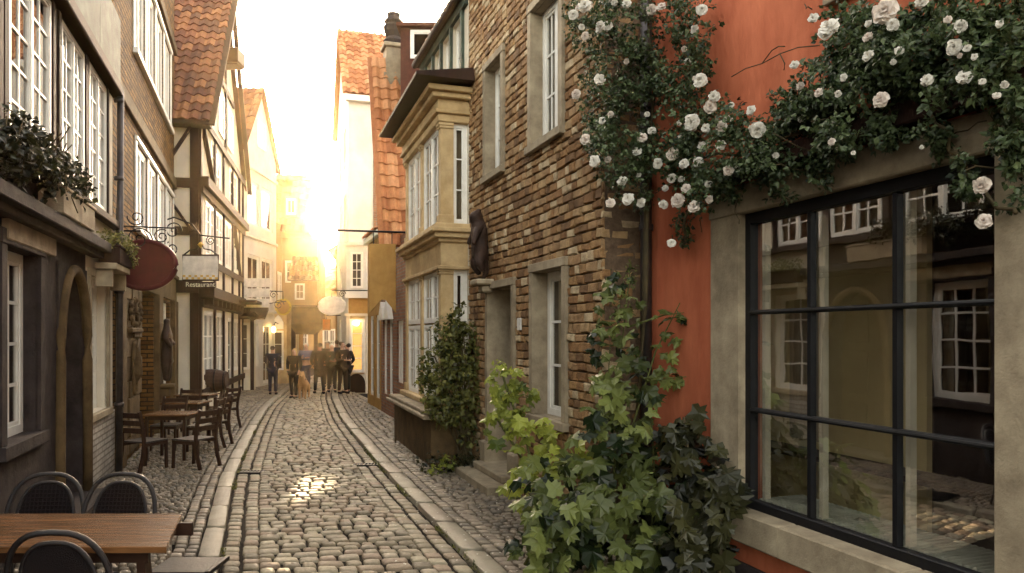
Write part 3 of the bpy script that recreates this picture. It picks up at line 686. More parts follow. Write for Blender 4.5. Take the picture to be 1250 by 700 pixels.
# ---------------------------------------------------------------- sandstone house with the bay window
f = pl(3.31, -.352, 11.3, 14.35, Rt); FB3 = f
t = thing('bay_house', 'ochre sandstone house with a tall two storey bay window', 'house', f.W(f.L / 2, 0, 0))
zE = 7.2
uw = [f.u(x) for x in (566, 552, 540, 530, 521)]
Hs = [(uw[i] + .08, uw[i + 1] - .04, 6.05, 7.05) for i in range(4)]
wall(f, t, 'cream', 0, f.L, 0, zE, [(*h, .1, .5) for h in Hs], depth=5)
for h in Hs: window(f, t, *h, 2, 2, 1, o=-.06, fw=.05)
b = MB()
for u_ in uw: b.fbox(f, u_ - .045, u_ + .045, 5.9, 7.1, .0, .05)
b.fbox(f, 0, f.L, 7.06, 7.2, 0, .06); b.fbox(f, 0, f.L, 5.85, 5.98, 0, .06); b.build('timber_frame', 'copper', t)
b = MB(); b.beam(f.W(-.02, 7.23, .05), f.W(f.L + .1, 7.23, .05), .16, .06); b.tube([f.W(-.02, 7.24, .14), f.W(f.L + .1, 7.24, .14)], .06, 10); b.build('eave_gutter', 'timber', t)
tiles(t, f.W(-.05, 7.3, .1), f.W(f.L + .1, 7.3, .1), f.W(-.05, 10.6, -2.4), f.W(f.L + .1, 10.6, -2.4), 'tile_brn')
# upper dark dormer gable in the roof
# bay : side face frame (towards the camera) and street face frame
tt = .40
C0 = Vector((3.31 - .352 * 11.34, 11.34, 0))
cor = C0 + Vector((-tt - .0, -.352 * tt, 0)) * 1.0
bf = Fr((cor.x, cor.y), (cor.x - .336 * 3.0, cor.y + 3.0), (-1, -.3))       # street face
bs = Fr((cor.x, cor.y), (C0.x + .05, C0.y + .05 * .352), (0.3, -1))              # face towards the camera
BL = 2.95; SL = bs.L
def bayring(z0, z1, ex, name='cornice', m='sandstone', parent=t, bev=.012):
    b = MB(); b.fbox(bf, -ex, BL + ex * .5, z0, z1, -.45, ex, bev=bev); b.build(name, m, parent)
b = MB()
b.fbox(bf, 0, BL, 3.0 - .0, 3.62, -.44, 0, bev=.01)            # belt between the storeys
b.build('bay_belt', 'sandstone', t)
# base
b = MB()
for k in range(5):
    L = (BL + .3) / 5; b.fbox(bf, -.22 + k * L + .004, -.22 + (k + 1) * L - .004, -.05, .74, -.44, .2, bev=.015)
b.build('bay_base', 'tanstone', t)
bayring(.742, .80, .34, 'base_moulding', 'palestone'); bayring(.802, .86, .29, 'base_moulding', 'palestone')
b = MB(); b.fbox(bf, -.10, BL + .05, .862, .95, -.44, .10, bev=.015); b.build('bay_sill', 'sandstone', t)
# pilasters, both storeys
def bay_storey(z0, z1, splitz):
    pw = .15
    b = MB()
    for u_ in (0.0, BL / 2 - pw / 2, BL - pw):
        b.fbox(bf, u_, u_ + pw, z0, z1, -.2, .0, bev=.008)
        b.fbox(bf, u_ - .02, u_ + pw + .02, z0, z0 + .14, -.2, .025, bev=.01); b.fbox(bf, u_ - .02, u_ + pw + .02, z1 - .09, z1 - .05, -.2, .02, bev=.008); b.fbox(bf, u_ - .03, u_ + pw + .03, z1 - .05, z1, -.2, .035, bev=.008)
        b.build('pilaster', 'sandstone', t); b = MB()
    b.fbox(bs, SL - .05, SL + .08, z0, z1, -.2, .01, bev=.008)
    b.build('pilaster', 'sandstone', t)
    for (a, c) in ((pw, BL / 2 - pw / 2), (BL / 2 + pw / 2, BL - pw)):
        if splitz:
            window(bf, t, a, c, z0, splitz, 2, 3, 2, o=-.03, fw=.06, mw=.028); window(bf, t, a, c, splitz + .03, z1, 2, 2, 2, o=-.03, fw=.06, mw=.028)
        else: window(bf, t, a, c, z0, z1, 2, 3, 2, o=-.03, fw=.06, mw=.028, curtain=.12)
    a, c = pw + .02, SL - .05
    if splitz:
        window(bs, t, a, c, z0, splitz, 1, 2, 1, o=-.03, fw=.06); window(bs, t, a, c, splitz + .03, z1, 1, 1, 1, o=-.03, fw=.07)
    else: window(bs, t, a, c, z0, z1, 1, 3, 1, o=-.03, fw=.06, curtain=.3)
bay_storey(.95, 3.0, 2.15); bay_storey(3.68, 5.22, None)
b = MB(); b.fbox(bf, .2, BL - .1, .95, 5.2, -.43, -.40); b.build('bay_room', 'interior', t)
bayring(2.98, 3.04, .06); bayring(3.40, 3.46, .05); bayring(3.46, 3.54, .12); bayring(3.54, 3.61, .18); bayring(3.61, 3.68, .10)
bayring(5.22, 5.34, .05); bayring(5.34, 5.40, .10); bayring(5.40, 5.56, .06); bayring(5.56, 5.64, .16); bayring(5.64, 5.72, .24)
# brown roof plate of the bay
b = MB()
pts = [bf.W(-.42, 5.76, .46), bf.W(BL + .25, 5.76, .46), bf.W(BL + .25, 5.76, -.42), bf.W(-.42, 5.76, -.42)]
pt2 = [bf.W(-.42, 5.81, .46), bf.W(BL + .25, 5.81, .46), bf.W(BL + .25, 5.95, -.40), bf.W(-.42, 5.95, -.40)]
b.raw(pts + pt2, [(0, 1, 2, 3), (4, 5, 6, 7), (0, 1, 5, 4), (1, 2, 6, 5), (2, 3, 7, 6), (3, 0, 4, 7)])
b.build('bay_roof', 'timber', t)
# ---------------------------------------------------------------- orange-roofed house behind, chimney with carved top
f = pl(3.31, -.352, 14.36, 18.95, Rt); FB4 = f
t = thing('tiled_house', 'house with steep orange pantile roof beyond the bay window', 'house', f.W(f.L / 2, 0, 0))
ue, pk = 2.35, 3.85
Hd = [(f.L * .66, f.L * .78, .5, 2.35), (f.L * .82, f.L * .94, .5, 2.35), (f.L * .4, f.L * .55, .9, 2.3), (f.L * .66, f.L * .8, 2.95, 3.95)]
wall(f, t, 'brick_red', 0, f.L, 0, 4.2, [(*h, .1, .4) for h in Hd], depth=5)
for i, h in enumerate(Hd): window(f, t, *h, 1 if i < 2 else 2, 3, 1 if i < 2 else 2, o=-.04, fw=.07, gm='farglass')
for h in Hd[:2]: prism(f, t, 'door_pediment', [(h[0] - .08, h[3] + .002), (h[1] + .08, h[3] + .002), ((h[0] + h[1]) / 2, h[3] + .45)], 0, .12, 'white')
prism(f, t, 'gable', [(ue + .05, 4.205), (f.L, 4.205), (f.L, 8.4), (pk + .5, 8.5), (pk, 8.5)], -4.9, -.02, 'cream')
tiles(t, f.W(ue - .15, 3.95, .42), f.W(ue - .15, 3.95, -5), f.W(pk, 8.7, .42), f.W(pk, 8.7, -5), 'tile_org', tw=.24, th=.30, h=.045)
b = MB(); b.beam(f.W(ue - .2, 3.95, .44), f.W(pk, 8.68, .44), .05, .12, up=f.n); b.build('bargeboard', 'tile_org', t)
b = MB(); b.fbox(f, pk, f.L + .05, 8.62, 8.7, -5, .2); b.build('ridge_board', 'tile_org', t)
b = MB(); b.fbox(f, pk - .25, pk + .3, 7.6, 8.3, -.42, .14); b.fbox(f, pk - .2, pk + .25, 8.3, 8.95, -.36, .08, bev=.02); b.fbox(f, pk - .26, pk + .31, 8.95, 9.05, -.42, .14, bev=.02)
ch = b.build('chimney', 'palestone', t)
b = MB(); cc = f.W(pk + .02, 9.05, -.14)
b.lathe([(.22, 0), (.26, .1), (.18, .2), (.24, .32), (.26, .45), (.2, .52), (.24, .58), (.15, .7), (.17, .78), (.05, .82)], cc, 9); b.build('chimney_cap', 'greystone', ch)
# dormer with white window
q = at(507, 54, 16.6); b = MB(); dz0 = CAMH + (HY - 72) / FPX * 16.6; dz1 = CAMH + (HY - 34) / FPX * 16.6; x0 = (489 - CX) / FPX * 16.6; x1 = (545 - CX) / FPX * 16.6
fd = Fr((x0, 16.6), (x1, 16.6), (0, -1))
b.fbox(fd, 0, fd.L, dz0 - .9, dz1, -2.2, 0); b.fbox(fd, -.08, fd.L + .08, dz1, dz1 + .08, -2.2, .12); dm = b.build('dormer', 'tile_brn', t)
window(fd, dm, .22, fd.L - .12, dz0, dz1 - .06, 1, 1, 1, o=.03, fw=.06, gm='farglass')
# ---------------------------------------------------------------- low house, then the tall white house with oriel and shop bay
f = pl(3.31, -.352, 19.0, 21.2, Rt); FB5 = f
t = thing('low_ochre_house', 'low plastered house with white framed windows before the oriel', 'house', f.W(f.L / 2, 0, 0))
Hd = [(.2, .9, .3, 2.5), (1.25, 1.95, .3, 2.5), (.3, .9, 3.1, 4.3), (1.3, 1.9, 3.1, 4.3)]
wall(f, t, 'ochre', 0, f.L, 0, 4.75, [(*h, .1, .4) for h in Hd], depth=4)
for h in Hd: window(f, t, *h, 2, 3, 1, o=-.04, fw=.07, gm='farglass')
tiles(t, f.W(-.0, 4.7, .15), f.W(f.L, 4.7, .15), f.W(-.0, 5.7, -2.5), f.W(f.L, 5.7, -2.5), 'tile_org')
b = MB(); b.fbox(f, 0, f.L, 4.55, 4.7, 0, .12, bev=.01); b.build('cornice', 'white', t)
f = Fr((-5.62, 25.3), (-7.4, 31.2), (-1, -.3)); FB6 = f
t = thing('tall_white_house', 'tall white walled house with orange tile roof, white oriel and lit shop window', 'house', f.W(f.L / 2, 0, 0))
zE = 10.3
Hd = [(1.0, 2.0, 5.6, 7.0), (3.4, 4.4, 5.6, 7.0), (1.0, 2.0, 8, 9.4), (3.4, 4.4, 8, 9.4), (3.2, 4.4, .9, 2.6), (3.2, 4.4, 3.2, 4.6)]
wall(f, t, 'white_wall', 0, f.L, 0, zE, [(*h, .1, .4) for h in Hd], depth=4.2, gable=(f.L * .48, 13.3))
for h in Hd: window(f, t, *h, 2, 3, 2, o=-.04, fw=.07, gm='farglass')
tiles(t, f.W(-.2, zE - .1, .2), f.W(-.2, zE - .1, -4.3), f.W(f.L * .48, 13.6, .2), f.W(f.L * .48, 13.6, -4.3), 'tile_org', tw=.26, th=.33, h=.045)
tiles(t, f.W(f.L + .2, zE - .1, .2), f.W(f.L + .2, zE - .1, -4.3), f.W(f.L * .48, 13.6, .2), f.W(f.L * .48, 13.6, -4.3), 'tile_org')
b = MB(); b.fbox(f, -.06, -.0, 4.5, zE - .2, -1.15, -.85); b.build('brick_strip', 'brick_red', t)
b = MB(); b.fbox(f, -.22, .02, zE - .32, zE - .12, -4.2, .1); b.build('eave_board', 'white', t)
# oriel + lit shop bay project towards the camera
fo = Fr((-6.1, 25.15), (-4.95, 25.15), (0, -1))
def zc(y, Y_=25.15): return CAMH + (HY - y) / FPX * Y_
b = MB(); b.fbox(fo, .45, 1.15, zc(358), zc(300), -1.6, 0); b.fbox(fo, .4, 1.2, zc(300), zc(296), -1.6, .08); b.fbox(fo, .42, 1.18, zc(364), zc(357), -1.6, .06); b.build('oriel', 'white_wall', t)
window(fo, t, .60, 1.02, zc(352), zc(308), 2, 4, 1, o=.05, fw=.05, gm='farglass')
b = MB(); b.fbox(fo, .5, 1.15, zc(384), zc(364), -1.5, -.1); b.build('fascia', 'ochre', t)
b = MB(); b.fbox(fo, .45, 1.15, -.05, zc(457), -1.5, 0); b.fbox(fo, .45, .58, zc(457), zc(386), -1.5, 0); b.fbox(fo, 1.07, 1.15, zc(457), zc(386), -1.5, 0); b.fbox(fo, .4, 1.18, zc(386), zc(383), -1.5, .06); b.build('shop_bay', 'cream', t)
sw = window(fo, t, .56, 1.08, zc(455), zc(390), 1, 4, 1, o=.03, fw=.07, gm='litpane')
b = MB(); b.lathe([(.04, 0), (.1, .05), (.11, .1), (.03, .16)], fo.W(.8, zc(398), .08), 12); b.build('lamp', 'lamp', t)
b = MB(); n_ = 12; pts = [(.5, 0)] + [(.8 - .3 * math.cos(PI * k / n_), .3 + .35 * math.sin(PI * k / n_)) for k in range(n_ + 1)] + [(1.1, 0)]
prism(fo, t, 'cellar_arch', pts, -.1, .03, 'timber')
# ---------------------------------------------------------------- far closing houses
f = Fr((-15.5, 44), (-9.0, 43), (0, -1))
t = thing('far_gable_house', 'low pale house closing the street in the glare of the sun', 'house', f.W(f.L / 2, 0, 0))
Hd = [(.8, 1.7, .9, 2.3), (2.6, 3.5, .9, 2.3), (4.4, 5.2, .2, 2.3), (1.6, 2.4, 3.1, 4.3), (3.7, 4.5, 3.1, 4.3)]
wall(f, t, 'farstone', 0, f.L, 0, 4.7, [(*h, .1, .4) for h in Hd], depth=5)
for h in Hd: window(f, t, *h, 2, 3, 2, o=-.04, fw=.07, gm='farglass')
tiles(t, f.W(-.2, 4.6, .3), f.W(f.L + .2, 4.6, .3), f.W(-.2, 6.2, -2.5), f.W(f.L + .2, 6.2, -2.5), 'tile_org', tw=.4, th=.5)
f = Fr((-7.5, 31.3), (-9.4, 42.8), (-1, -.3))
t = thing('far_side_house', 'pale distant house on the right before the street bends away', 'house', f.W(f.L / 2, 0, 0))
Hd = [(1, 2, .9, 2.4), (3.4, 4.4, .9, 2.4), (6, 7, .9, 2.4), (1, 2, 3.2, 4.6), (3.4, 4.4, 3.2, 4.6)]
wall(f, t, 'farstone', 0, f.L, 0, 5.6, [(*h, .1, .4) for h in Hd], depth=4)
for h in Hd: window(f, t, *h, 2, 3, 2, o=-.04, fw=.07, gm='farglass')
tiles(t, f.W(-.1, 5.5, .3), f.W(f.L, 5.5, .3), f.W(-.1, 7.2, -2), f.W(f.L, 7.2, -2), 'tile_org', tw=.4, th=.5)
# ================================================================== LEFT SIDE
# ---------------------------------------------------------------- grey stone house, left foreground
f = pl(-2.13, -.339, -1.5, 10.5, Lf); FL1 = f
t = thing('grey_house', 'stone house coloured dark for shade, with tall many paned windows and an arched door', 'house', f.W(f.L / 2, 0, 0))
U = f.u
def zz(px, py, o=0): return f.z(px, py, o)
gA = (U(4), U(46), 1.08, 2.74)
gB = (U(109), U(130), 1.0, 2.72)
dr_a = (U(69), U(104), 0.0, 2.75)
g0 = (1.6, 2.9, 1.05, 2.8); g00 = (4.6, 5.9, 1.05, 2.8)
ups = [(U(8), U(60)), (U(73), U(101)), (U(107), U(128))]
W1 = [(a, c, 3.62, 5.32) for a, c in ups] + [(U(-95), U(-8), 3.62, 5.32), (2.2, 3.6, 3.62, 5.32)]
H = [(*gA, .2, .6), (*gB, .2, .6), (*dr_a, .42, .02), (*g0, .2, .6), (*g00, .2, .6)] + [(*h, .1, .6) for h in W1]
u_m = U(107)
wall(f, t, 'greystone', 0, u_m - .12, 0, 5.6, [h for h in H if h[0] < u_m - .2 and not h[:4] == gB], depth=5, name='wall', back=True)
wall(f, t, 'cream', u_m - .12, f.L, 0, 5.6, [h for h in H if h[0] >= u_m - .2], depth=5, name='pale_wall')
b = MB(); b.fbox(f, u_m - .1, f.L, 0.0, .93, 0, .03); b.build('whitewashed_bricks', 'whitebrick', t)
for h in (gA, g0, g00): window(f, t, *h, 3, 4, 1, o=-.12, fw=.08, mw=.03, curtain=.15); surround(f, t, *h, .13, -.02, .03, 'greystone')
window(f, t, *gB, 2, 4, 1, o=-.12, fw=.07, mw=.03, curtain=.15); surround(f, t, *gB, .10, -.02, .03, 'palestone')
for h in W1: window(f, t, *h, 2, 5, 2, o=.02, fw=.055, mw=.026, curtain=.12)
# pointed arch door
def arch_pts(a, c, zs_, zt_, n=8):
    m_ = (a + c) / 2; p = []
    for i in range(n + 1): q = i / n; p.append((a + (m_ - a) * (1 - math.cos(q * PI / 2)), zs_ + (zt_ - zs_) * math.sin(q * PI / 2) ** .8))
    for i in range(n - 1, -1, -1): q = i / n; p.append((c - (c - m_) * (1 - math.cos(q * PI / 2)), zs_ + (zt_ - zs_) * math.sin(q * PI / 2) ** .8))
    return p
a, c = dr_a[0], dr_a[1]; ap = arch_pts(a + .02, c - .02, 1.7, 2.72)
left = ap[:9]; right = ap[8:]
prism(f, t, 'door_spandrel', [(a - .001, 2.76)] + [(a - .001, 1.7)] + left + [((a + c) / 2, 2.76)], -.3, .02, 'greystone')
prism(f, t, 'door_spandrel', [((a + c) / 2, 2.76)] + right + [(c + .001, 1.7), (c + .001, 2.76)], -.3, .02, 'greystone')
b = MB(); pts = [f.W(u_, z_, .03) for u_, z_ in [(a, 0), (a, .8)] + ap + [(c, .8), (c, 0)]]; b.tube(pts, .055, 8); b.build('arch_moulding', 'tanstone', t, smooth=True)
b = MB(); b.fbox(f, a, c, 0, 2.75, -.4, -.36)
for k in range(2):
    for j in range(3): b.fbox(f, a + .1 + k * (c - a) / 2, a + (k + 1) * (c - a) / 2 - .1, .15 + j * .85, .85 + j * .85, -.36, -.335, bev=.01)
d = b.build('door', 'doorwood', t)
b = MB(); b.tube([f.W(a + .12, 1.05, -.33), f.W(a + .12, 1.05, -.27), f.W(a + .2, 1.05, -.27)], .012, 8); b.build('handle', 'iron', d)
b = MB(); b.fbox(f, a - .1, c + .1, -.02, .12, -.3, .25, bev=.015); b.build('doorstep', 'greystone', t)
# jetty beam, lintel plaster, ledges
b = MB(); b.fbox(f, 0, U(112), 3.02, 3.14, 0, .22, bev=.01); b.fbox(f, 0, U(112), 2.95, 3.02, 0, .14, bev=.01); b.build('ledge', 'greystone', t)
b = MB(); b.fbox(f, U(2), U(62), 2.78, 2.98, 0, .05, bev=.01); b.build('worn_lintel', 'palestone', t)
b = MB(); b.fbox(f, 0, f.L, 3.48, 3.58, 0, .12, bev=.01); b.fbox(f, 0, f.L, 5.36, 5.48, 0, .14, bev=.01)
for h in W1:
    for u_ in (h[0] - .09, h[1] + .09): b.fbox(f, u_ - .05, u_ + .05, 3.58, 5.36, 0, .03, bev=.006)
b.build('timber_frame', 'timber', t)
b = MB(); b.fbox(f, 0, f.L - .12, 5.36, 5.5, 0, .16, bev=.01); b.build('eave_soffit', 'timber', t)
b = MB()
n_ = 9
for k in range(n_): L = (f.L - .1) / n_; b.fbox(f, k * L + .004, (k + 1) * L - .004, 5.502, 6.45, .0, .12 , bev=.01)
b.build('copper_fascia', 'copper', t)
b = MB(); b.fbox(f, 0, f.L - .05, 5.6, 6.4, -5, -.01); b.build('attic_wall', 'greystone', t)
b = MB(); pu = f.L - .1; b.tube([f.W(pu, 5.45, .12), f.W(pu, .05, .1)], .045, 10)
for z_ in (1, 2.6, 4.2, 5.3): b.lathe([(.062, -.03), (.066, 0), (.062, .03)], f.W(pu, z_, .1), 12)
tag(b.build('drainpipe', 'zinc', smooth=True), 'slim dark downpipe between grey stone house and tan brick house', 'drainpipe')
# planters on the ledge
def planter(fr, ua, ub, z0, h, o0, o1, label, m='palestone'):
    t_ = thing('planter_box', label, 'planter', fr.W((ua + ub) / 2, z0, (o0 + o1) / 2), 'planters on the grey house')
    b = MB(); b.fbox(fr, ua, ub, z0, z0 + h, o0, o1, bev=.01); b.fbox(fr, ua - .015, ub + .015, z0 + h, z0 + h + .03, o0 - .01, o1 + .015, bev=.006); b.build('box', m, t_)
    b = MB(); b.fbox(fr, ua + .02, ub - .02, z0 + h + .03, z0 + h + .045, o0 + .02, o1 - .02); b.build('soil', 'dirt', t_)
    return t_
planter(f, U(60, .12), U(101, .12), 3.145, .24, .03, .24, 'long pale stone planter on the ledge under the tall windows')
b = MB(); b.fbox(f, U(112), U(131), 2.82, 2.90, 0.03, .28, bev=.008)
for uu in (U(114), U(132)): b.fbox(f, uu - .03, uu + .03, 2.6, 2.82, .03, .22, bev=.008)
tag(b.build('wall_shelf', 'palestone'), 'pale bracketed shelf over the narrow window of grey house', 'shelf')
planter(f, U(114), U(132), 2.905, .2, .06, .3, 'small planter on the bracketed shelf next to the oval sign', 'timber')
# ---------------------------------------------------------------- leaf tools
def leaf(b, p, d, n, L, W_, tint):
    d = d.normalized(); s = d.cross(n)
    if s.length < 1e-3: s = Vector((1, 0, 0))
    s.normalize(); n = s.cross(d)
    k = .18 * L
    b.raw([p, p + d * L * .45 + s * W_ * .5 + n * k * .6, p + d * L - n * k * .5, p + d * L * .45 - s * W_ * .5 + n * k * .6, p + d * L * .5], [(0, 1, 4), (1, 2, 4), (2, 3, 4), (3, 0, 4)], tint)
def rv(rr, a=1): 
    while True:
        v = Vector((rr.uniform(-1, 1), rr.uniform(-1, 1), rr.uniform(-1, 1)))
        if .05 < v.length < 1: return v * a
def bush(parent, blobs, n, L, m, seed, name='foliage', fac=None, down=0, lit=.5):
    """leaf-sized faces through the volume of several blobs (centre, radii)"""
    rr = random.Random(seed); b = MB(); tot = sum(q[1][0] * q[1][1] * q[1][2] for q in blobs) if isinstance(blobs[0][1], tuple) else 1
    vols = [q[1][0] * q[1][1] * q[1][2] for q in blobs]; tot = sum(vols)
    for (c, r), v in zip(blobs, vols):
        for _ in range(max(6, int(n * v / tot))):
            q = rv(rr); q = q * (q.length ** -.45 if q.length > 0 else 1)
            p = Vector(c) + Vector((q.x * r[0], q.y * r[1], q.z * r[2]))
            if noise.noise(p * 5.5) < -.18: continue
            nn = (q + rv(rr) * .9 + Vector((0, 0, .5))).normalized(); d = rv(rr) + Vector((0, 0, -down)); s = L * rr.uniform(.5, 1.25)
            tn = min(1, max(0, rr.gauss(lit, .22)))
            leaf(b, p, d, nn, s, s * rr.uniform(.55, .85), tn)
    return b.build(name, m, parent)
# plants in the planters
t2 = thing('window_plants', 'dark tangled plants trailing below the first tall windows', 'plant', f.W(U(50), 3.4, .25))
bl = []
rr = random.Random(4)
for k in range(14):
    px = 2 + k * 6.6; u_ = U(px, .14); bl.append((f.W(u_, 3.50 + rr.uniform(-.12, .12), .15), (.2, .17, .16 + .1 * rr.random())))
bush(t2, bl, 2600, .075, 'darkleaf', 5, down=.3, lit=.35)
b = MB()
for k in range(26):
    px = rr.uniform(2, 92); u_ = U(px, .14); p = f.W(u_, 3.45, .12); b.tube([p, p + Vector((.08, 0, .2)) + rv(rr, .1), p + Vector((.12, 0, rr.uniform(-.3, .45))) + rv(rr, .15)], .006, 5)
b.build('stems', 'stem', t2)
t2 = thing('window_plants', 'small green plant in the planter next to the oval sign', 'plant', f.W(U(122), 3.1, .2))
bush(t2, [(f.W(U(115), 3.22, .18), (.16, .14, .12)), (f.W(U(122), 3.2, .2), (.2, .16, .16)), (f.W(U(128), 3.16, .22), (.2, .16, .14)), (f.W(U(132), 3.06, .24), (.14, .14, .14))], 1300, .05, 'ivyleaf', 8, down=.3, lit=.5)
# wrought iron lantern bracket
b = MB()
def spiral(c, ex, ez, r0, r1, turns, ph=0, n=36):
    return [Vector(c) + ex * ((r0 + (r1 - r0) * k / n) * math.cos(ph + turns * 2 * PI * k / n)) + ez * ((r0 + (r1 - r0) * k / n) * math.sin(ph + turns * 2 * PI * k / n)) for k in range(n + 1)]
ub_ = f.L + .05; base = f.W(ub_, 3.35, .05); ex = f.n; ez = Vector((0, 0, 1))
b.tube([base - ez * .35, base + ez * .45], .014, 6); b.tube([base + ez * .2, base + ex * .75 + ez * .2], .012, 6)
b.tube(spiral(base + ex * .28 + ez * .02, ex, ez, .18, .02, 1.6), .010, 6); b.tube(spiral(base + ex * .58 + ez * .07, ex, ez, .11, .02, 1.6, 1), .009, 6); b.tube(spiral(base + ex * .25 + ez * .33, ex, ez, .12, .02, 1.5, 3), .009, 6)
tag(b.build('iron_bracket', 'iron'), 'curled wrought iron bracket on the corner above the oval sign', 'bracket')
# ---------------------------------------------------------------- tan brick house
f = pl(-2.13, -.339, 10.52, 17.9, Lf); FL2 = f; U = f.u
t = thing('tan_brick_house', 'tall tan brick house with bands of white windows and carved doorway', 'house', f.W(f.L / 2, 0, 0))
def band(pa, pb, n, z0, z1):
    a, c = U(pa), U(pb); L = (c - a) / n; return [(a + i * L + .06, a + (i + 1) * L - .06, z0, z1) for i in range(n)]
Wn = band(165, 211, 4, 3.82, 5.25) + band(163, 208, 4, 6.75, 8.5)
door = (U(170), U(187), .02, 2.75); wg = (U(194), U(207), .45, 2.7)
wall(f, t, 'brick_tan', 0, f.L, 0, 10.4, [(*h, .1, .6) for h in Wn] + [(*door, .45, .02), (*wg, .2, .5)], depth=5)
for h in Wn: window(f, t, *h, 1, 1, 2, o=-.02, fw=.085, curtain=.1)
for (pa, pb, z0, z1) in ((165, 211, 3.82, 5.25), (163, 208, 6.75, 8.5)):
    b = MB(); a, c = U(pa), U(pb)
    b.fbox(f, a - .06, c + .06, z0 - .1, z0 - .002, 0, .08, bev=.01); b.fbox(f, a - .06, c + .06, z1 + .002, z1 + .08, 0, .05, bev=.008)
    L = (c - a) / 4
    for i in range(5): b.fbox(f, a + i * L - .06, a + i * L + .06, z0, z1, 0, .025, bev=.004)
    b.build('window_band', 'white', t)
b = MB(); b.fbox(f, 0, f.L, 5.5, 5.72, 0, .07, bev=.01); b.fbox(f, 0, f.L, 8.75, 8.95, 0, .07, bev=.01); b.fbox(f, 0, f.L, 10.3, 10.6, -.2, .3, bev=.01); b.build('stone_band', 'tanstone', t)
b = MB(); b.fbox(f, 0.02, f.L, 2.78, 3.30, 0, .06, bev=.008); b.fbox(f, .02, f.L, 3.30, 3.38, 0, .12, bev=.008); b.build('shop_fascia', 'tanstone', t)
b = MB()
for (pa, pb) in ((140.5, 146), (188, 193), (208, 213)): b.fbox(f, U(pa), U(pb), 0, 2.78, 0, .10, bev=.01)
b.build('pillar', 'tanstone', t)
b = MB()   # carved relief stones
rr = random.Random(21); a, c = U(147), U(169)
zq = .1
while zq < 2.7:
    h_ = rr.uniform(.24, .38); u_ = a
    while u_ < c - .05:
        L = rr.uniform(.35, .6); e = min(c, u_ + L); b.fbox(f, u_ + .006, e - .006, zq + .006, min(2.74, zq + h_) - .006, -.02, rr.uniform(.02, .06), tint=rr.random(), bev=.014); u_ = e
    zq += h_
rl = b.build('carved_stonework', 'tanstone', t)
b = MB(); cu = (a + c) / 2
for k in range(12):
    q = k / 12 * 2 * PI; b.lathe([(.05, 0), (.06, .02), (.02, .05)], f.W(cu + .5 * math.cos(q), 2.35 + .2 * math.sin(q), .07), 8, mtx=Matrix(((0, 0, f.n.x), (0, 1, f.n.y), (1, 0, 0))).to_4x4())
b.tube(spiral(f.W(cu - .25, 2.35, .07), f.d, ez, .2, .03, 1.7), .03, 6); b.tube(spiral(f.W(cu + .25, 2.35, .07), -f.d, ez, .2, .03, 1.7), .03, 6)
b.fbox(f, cu - .55, cu + .55, 2.02, 2.1, .04, .12, bev=.02)
pts = [(cu + .16 * math.cos(q_ / 16 * 2 * PI), 1.45 + .42 * math.sin(q_ / 16 * 2 * PI)) for q_ in range(16)]
b.tube([f.W(u_, z_, .07) for u_, z_ in pts], .03, 6, closed=True)
b.tube([f.W(cu, 1.1, .08), f.W(cu, 1.35, .10), f.W(cu, 1.6, .1), f.W(cu, 1.78, .08)], [.05, .09, .07, .05], 8)
b.build('carved_relief', 'tanstone', rl, smooth=False)
b = MB(); b.fbox(f, door[0], door[1], .02, 2.74, -.44, -.40)
for j in range(3): b.fbox(f, door[0] + .12, door[1] - .12, .2 + j * .82, .88 + j * .82, -.40, -.38, bev=.01)
b.build('door', 'doorwood', t)
window(f, t, *wg, 1, 3, 1, o=-.08, fw=.12, mw=.04)
# small carved figure on a bracket beside the door
tf = thing('door_figure', 'dark carved standing figure on the stone pillar between doorway and white window', 'statue', f.W(U(190), 1.0, .1))
V = lambda u, z, o: f.W(U(190) + u, z, o)
skinmesh('figure', [V(0, 1.62, .2), V(0, 1.9, .21), V(0, 2.1, .2), V(0, 2.2, .2), V(0, 2.32, .21), V(-.07, 1.3, .2), V(-.07, 1.05, .2), V(.07, 1.3, .22), V(.07, 1.05, .22), V(-.19, 1.9, .2), V(-.12, 1.72, .3), V(.2, 1.9, .22), V(.08, 1.78, .34)],
         [(0, 1), (1, 2), (2, 3), (3, 4), (0, 5), (5, 6), (0, 7), (7, 8), (2, 9), (9, 10), (2, 11), (11, 12)], [.13, .12, .13, .05, .085, .09, .06, .09, .06, .06, .035, .06, .035], 'bronze', tf)
b = MB(); b.fbox(f, U(190) - .18, U(190) + .18, .92, 1.0, .1, .36, bev=.02); b.fbox(f, U(190) - .12, U(190) + .12, .75, .92, .1, .26, bev=.02); b.build('console', 'tanstone', tf)
tiles(t, f.W(-.1, 10.6, .3), f.W(f.L + .1, 10.6, .3), f.W(-.1, 13, -2.3), f.W(f.L + .1, 13, -2.3), 'tile_brn')
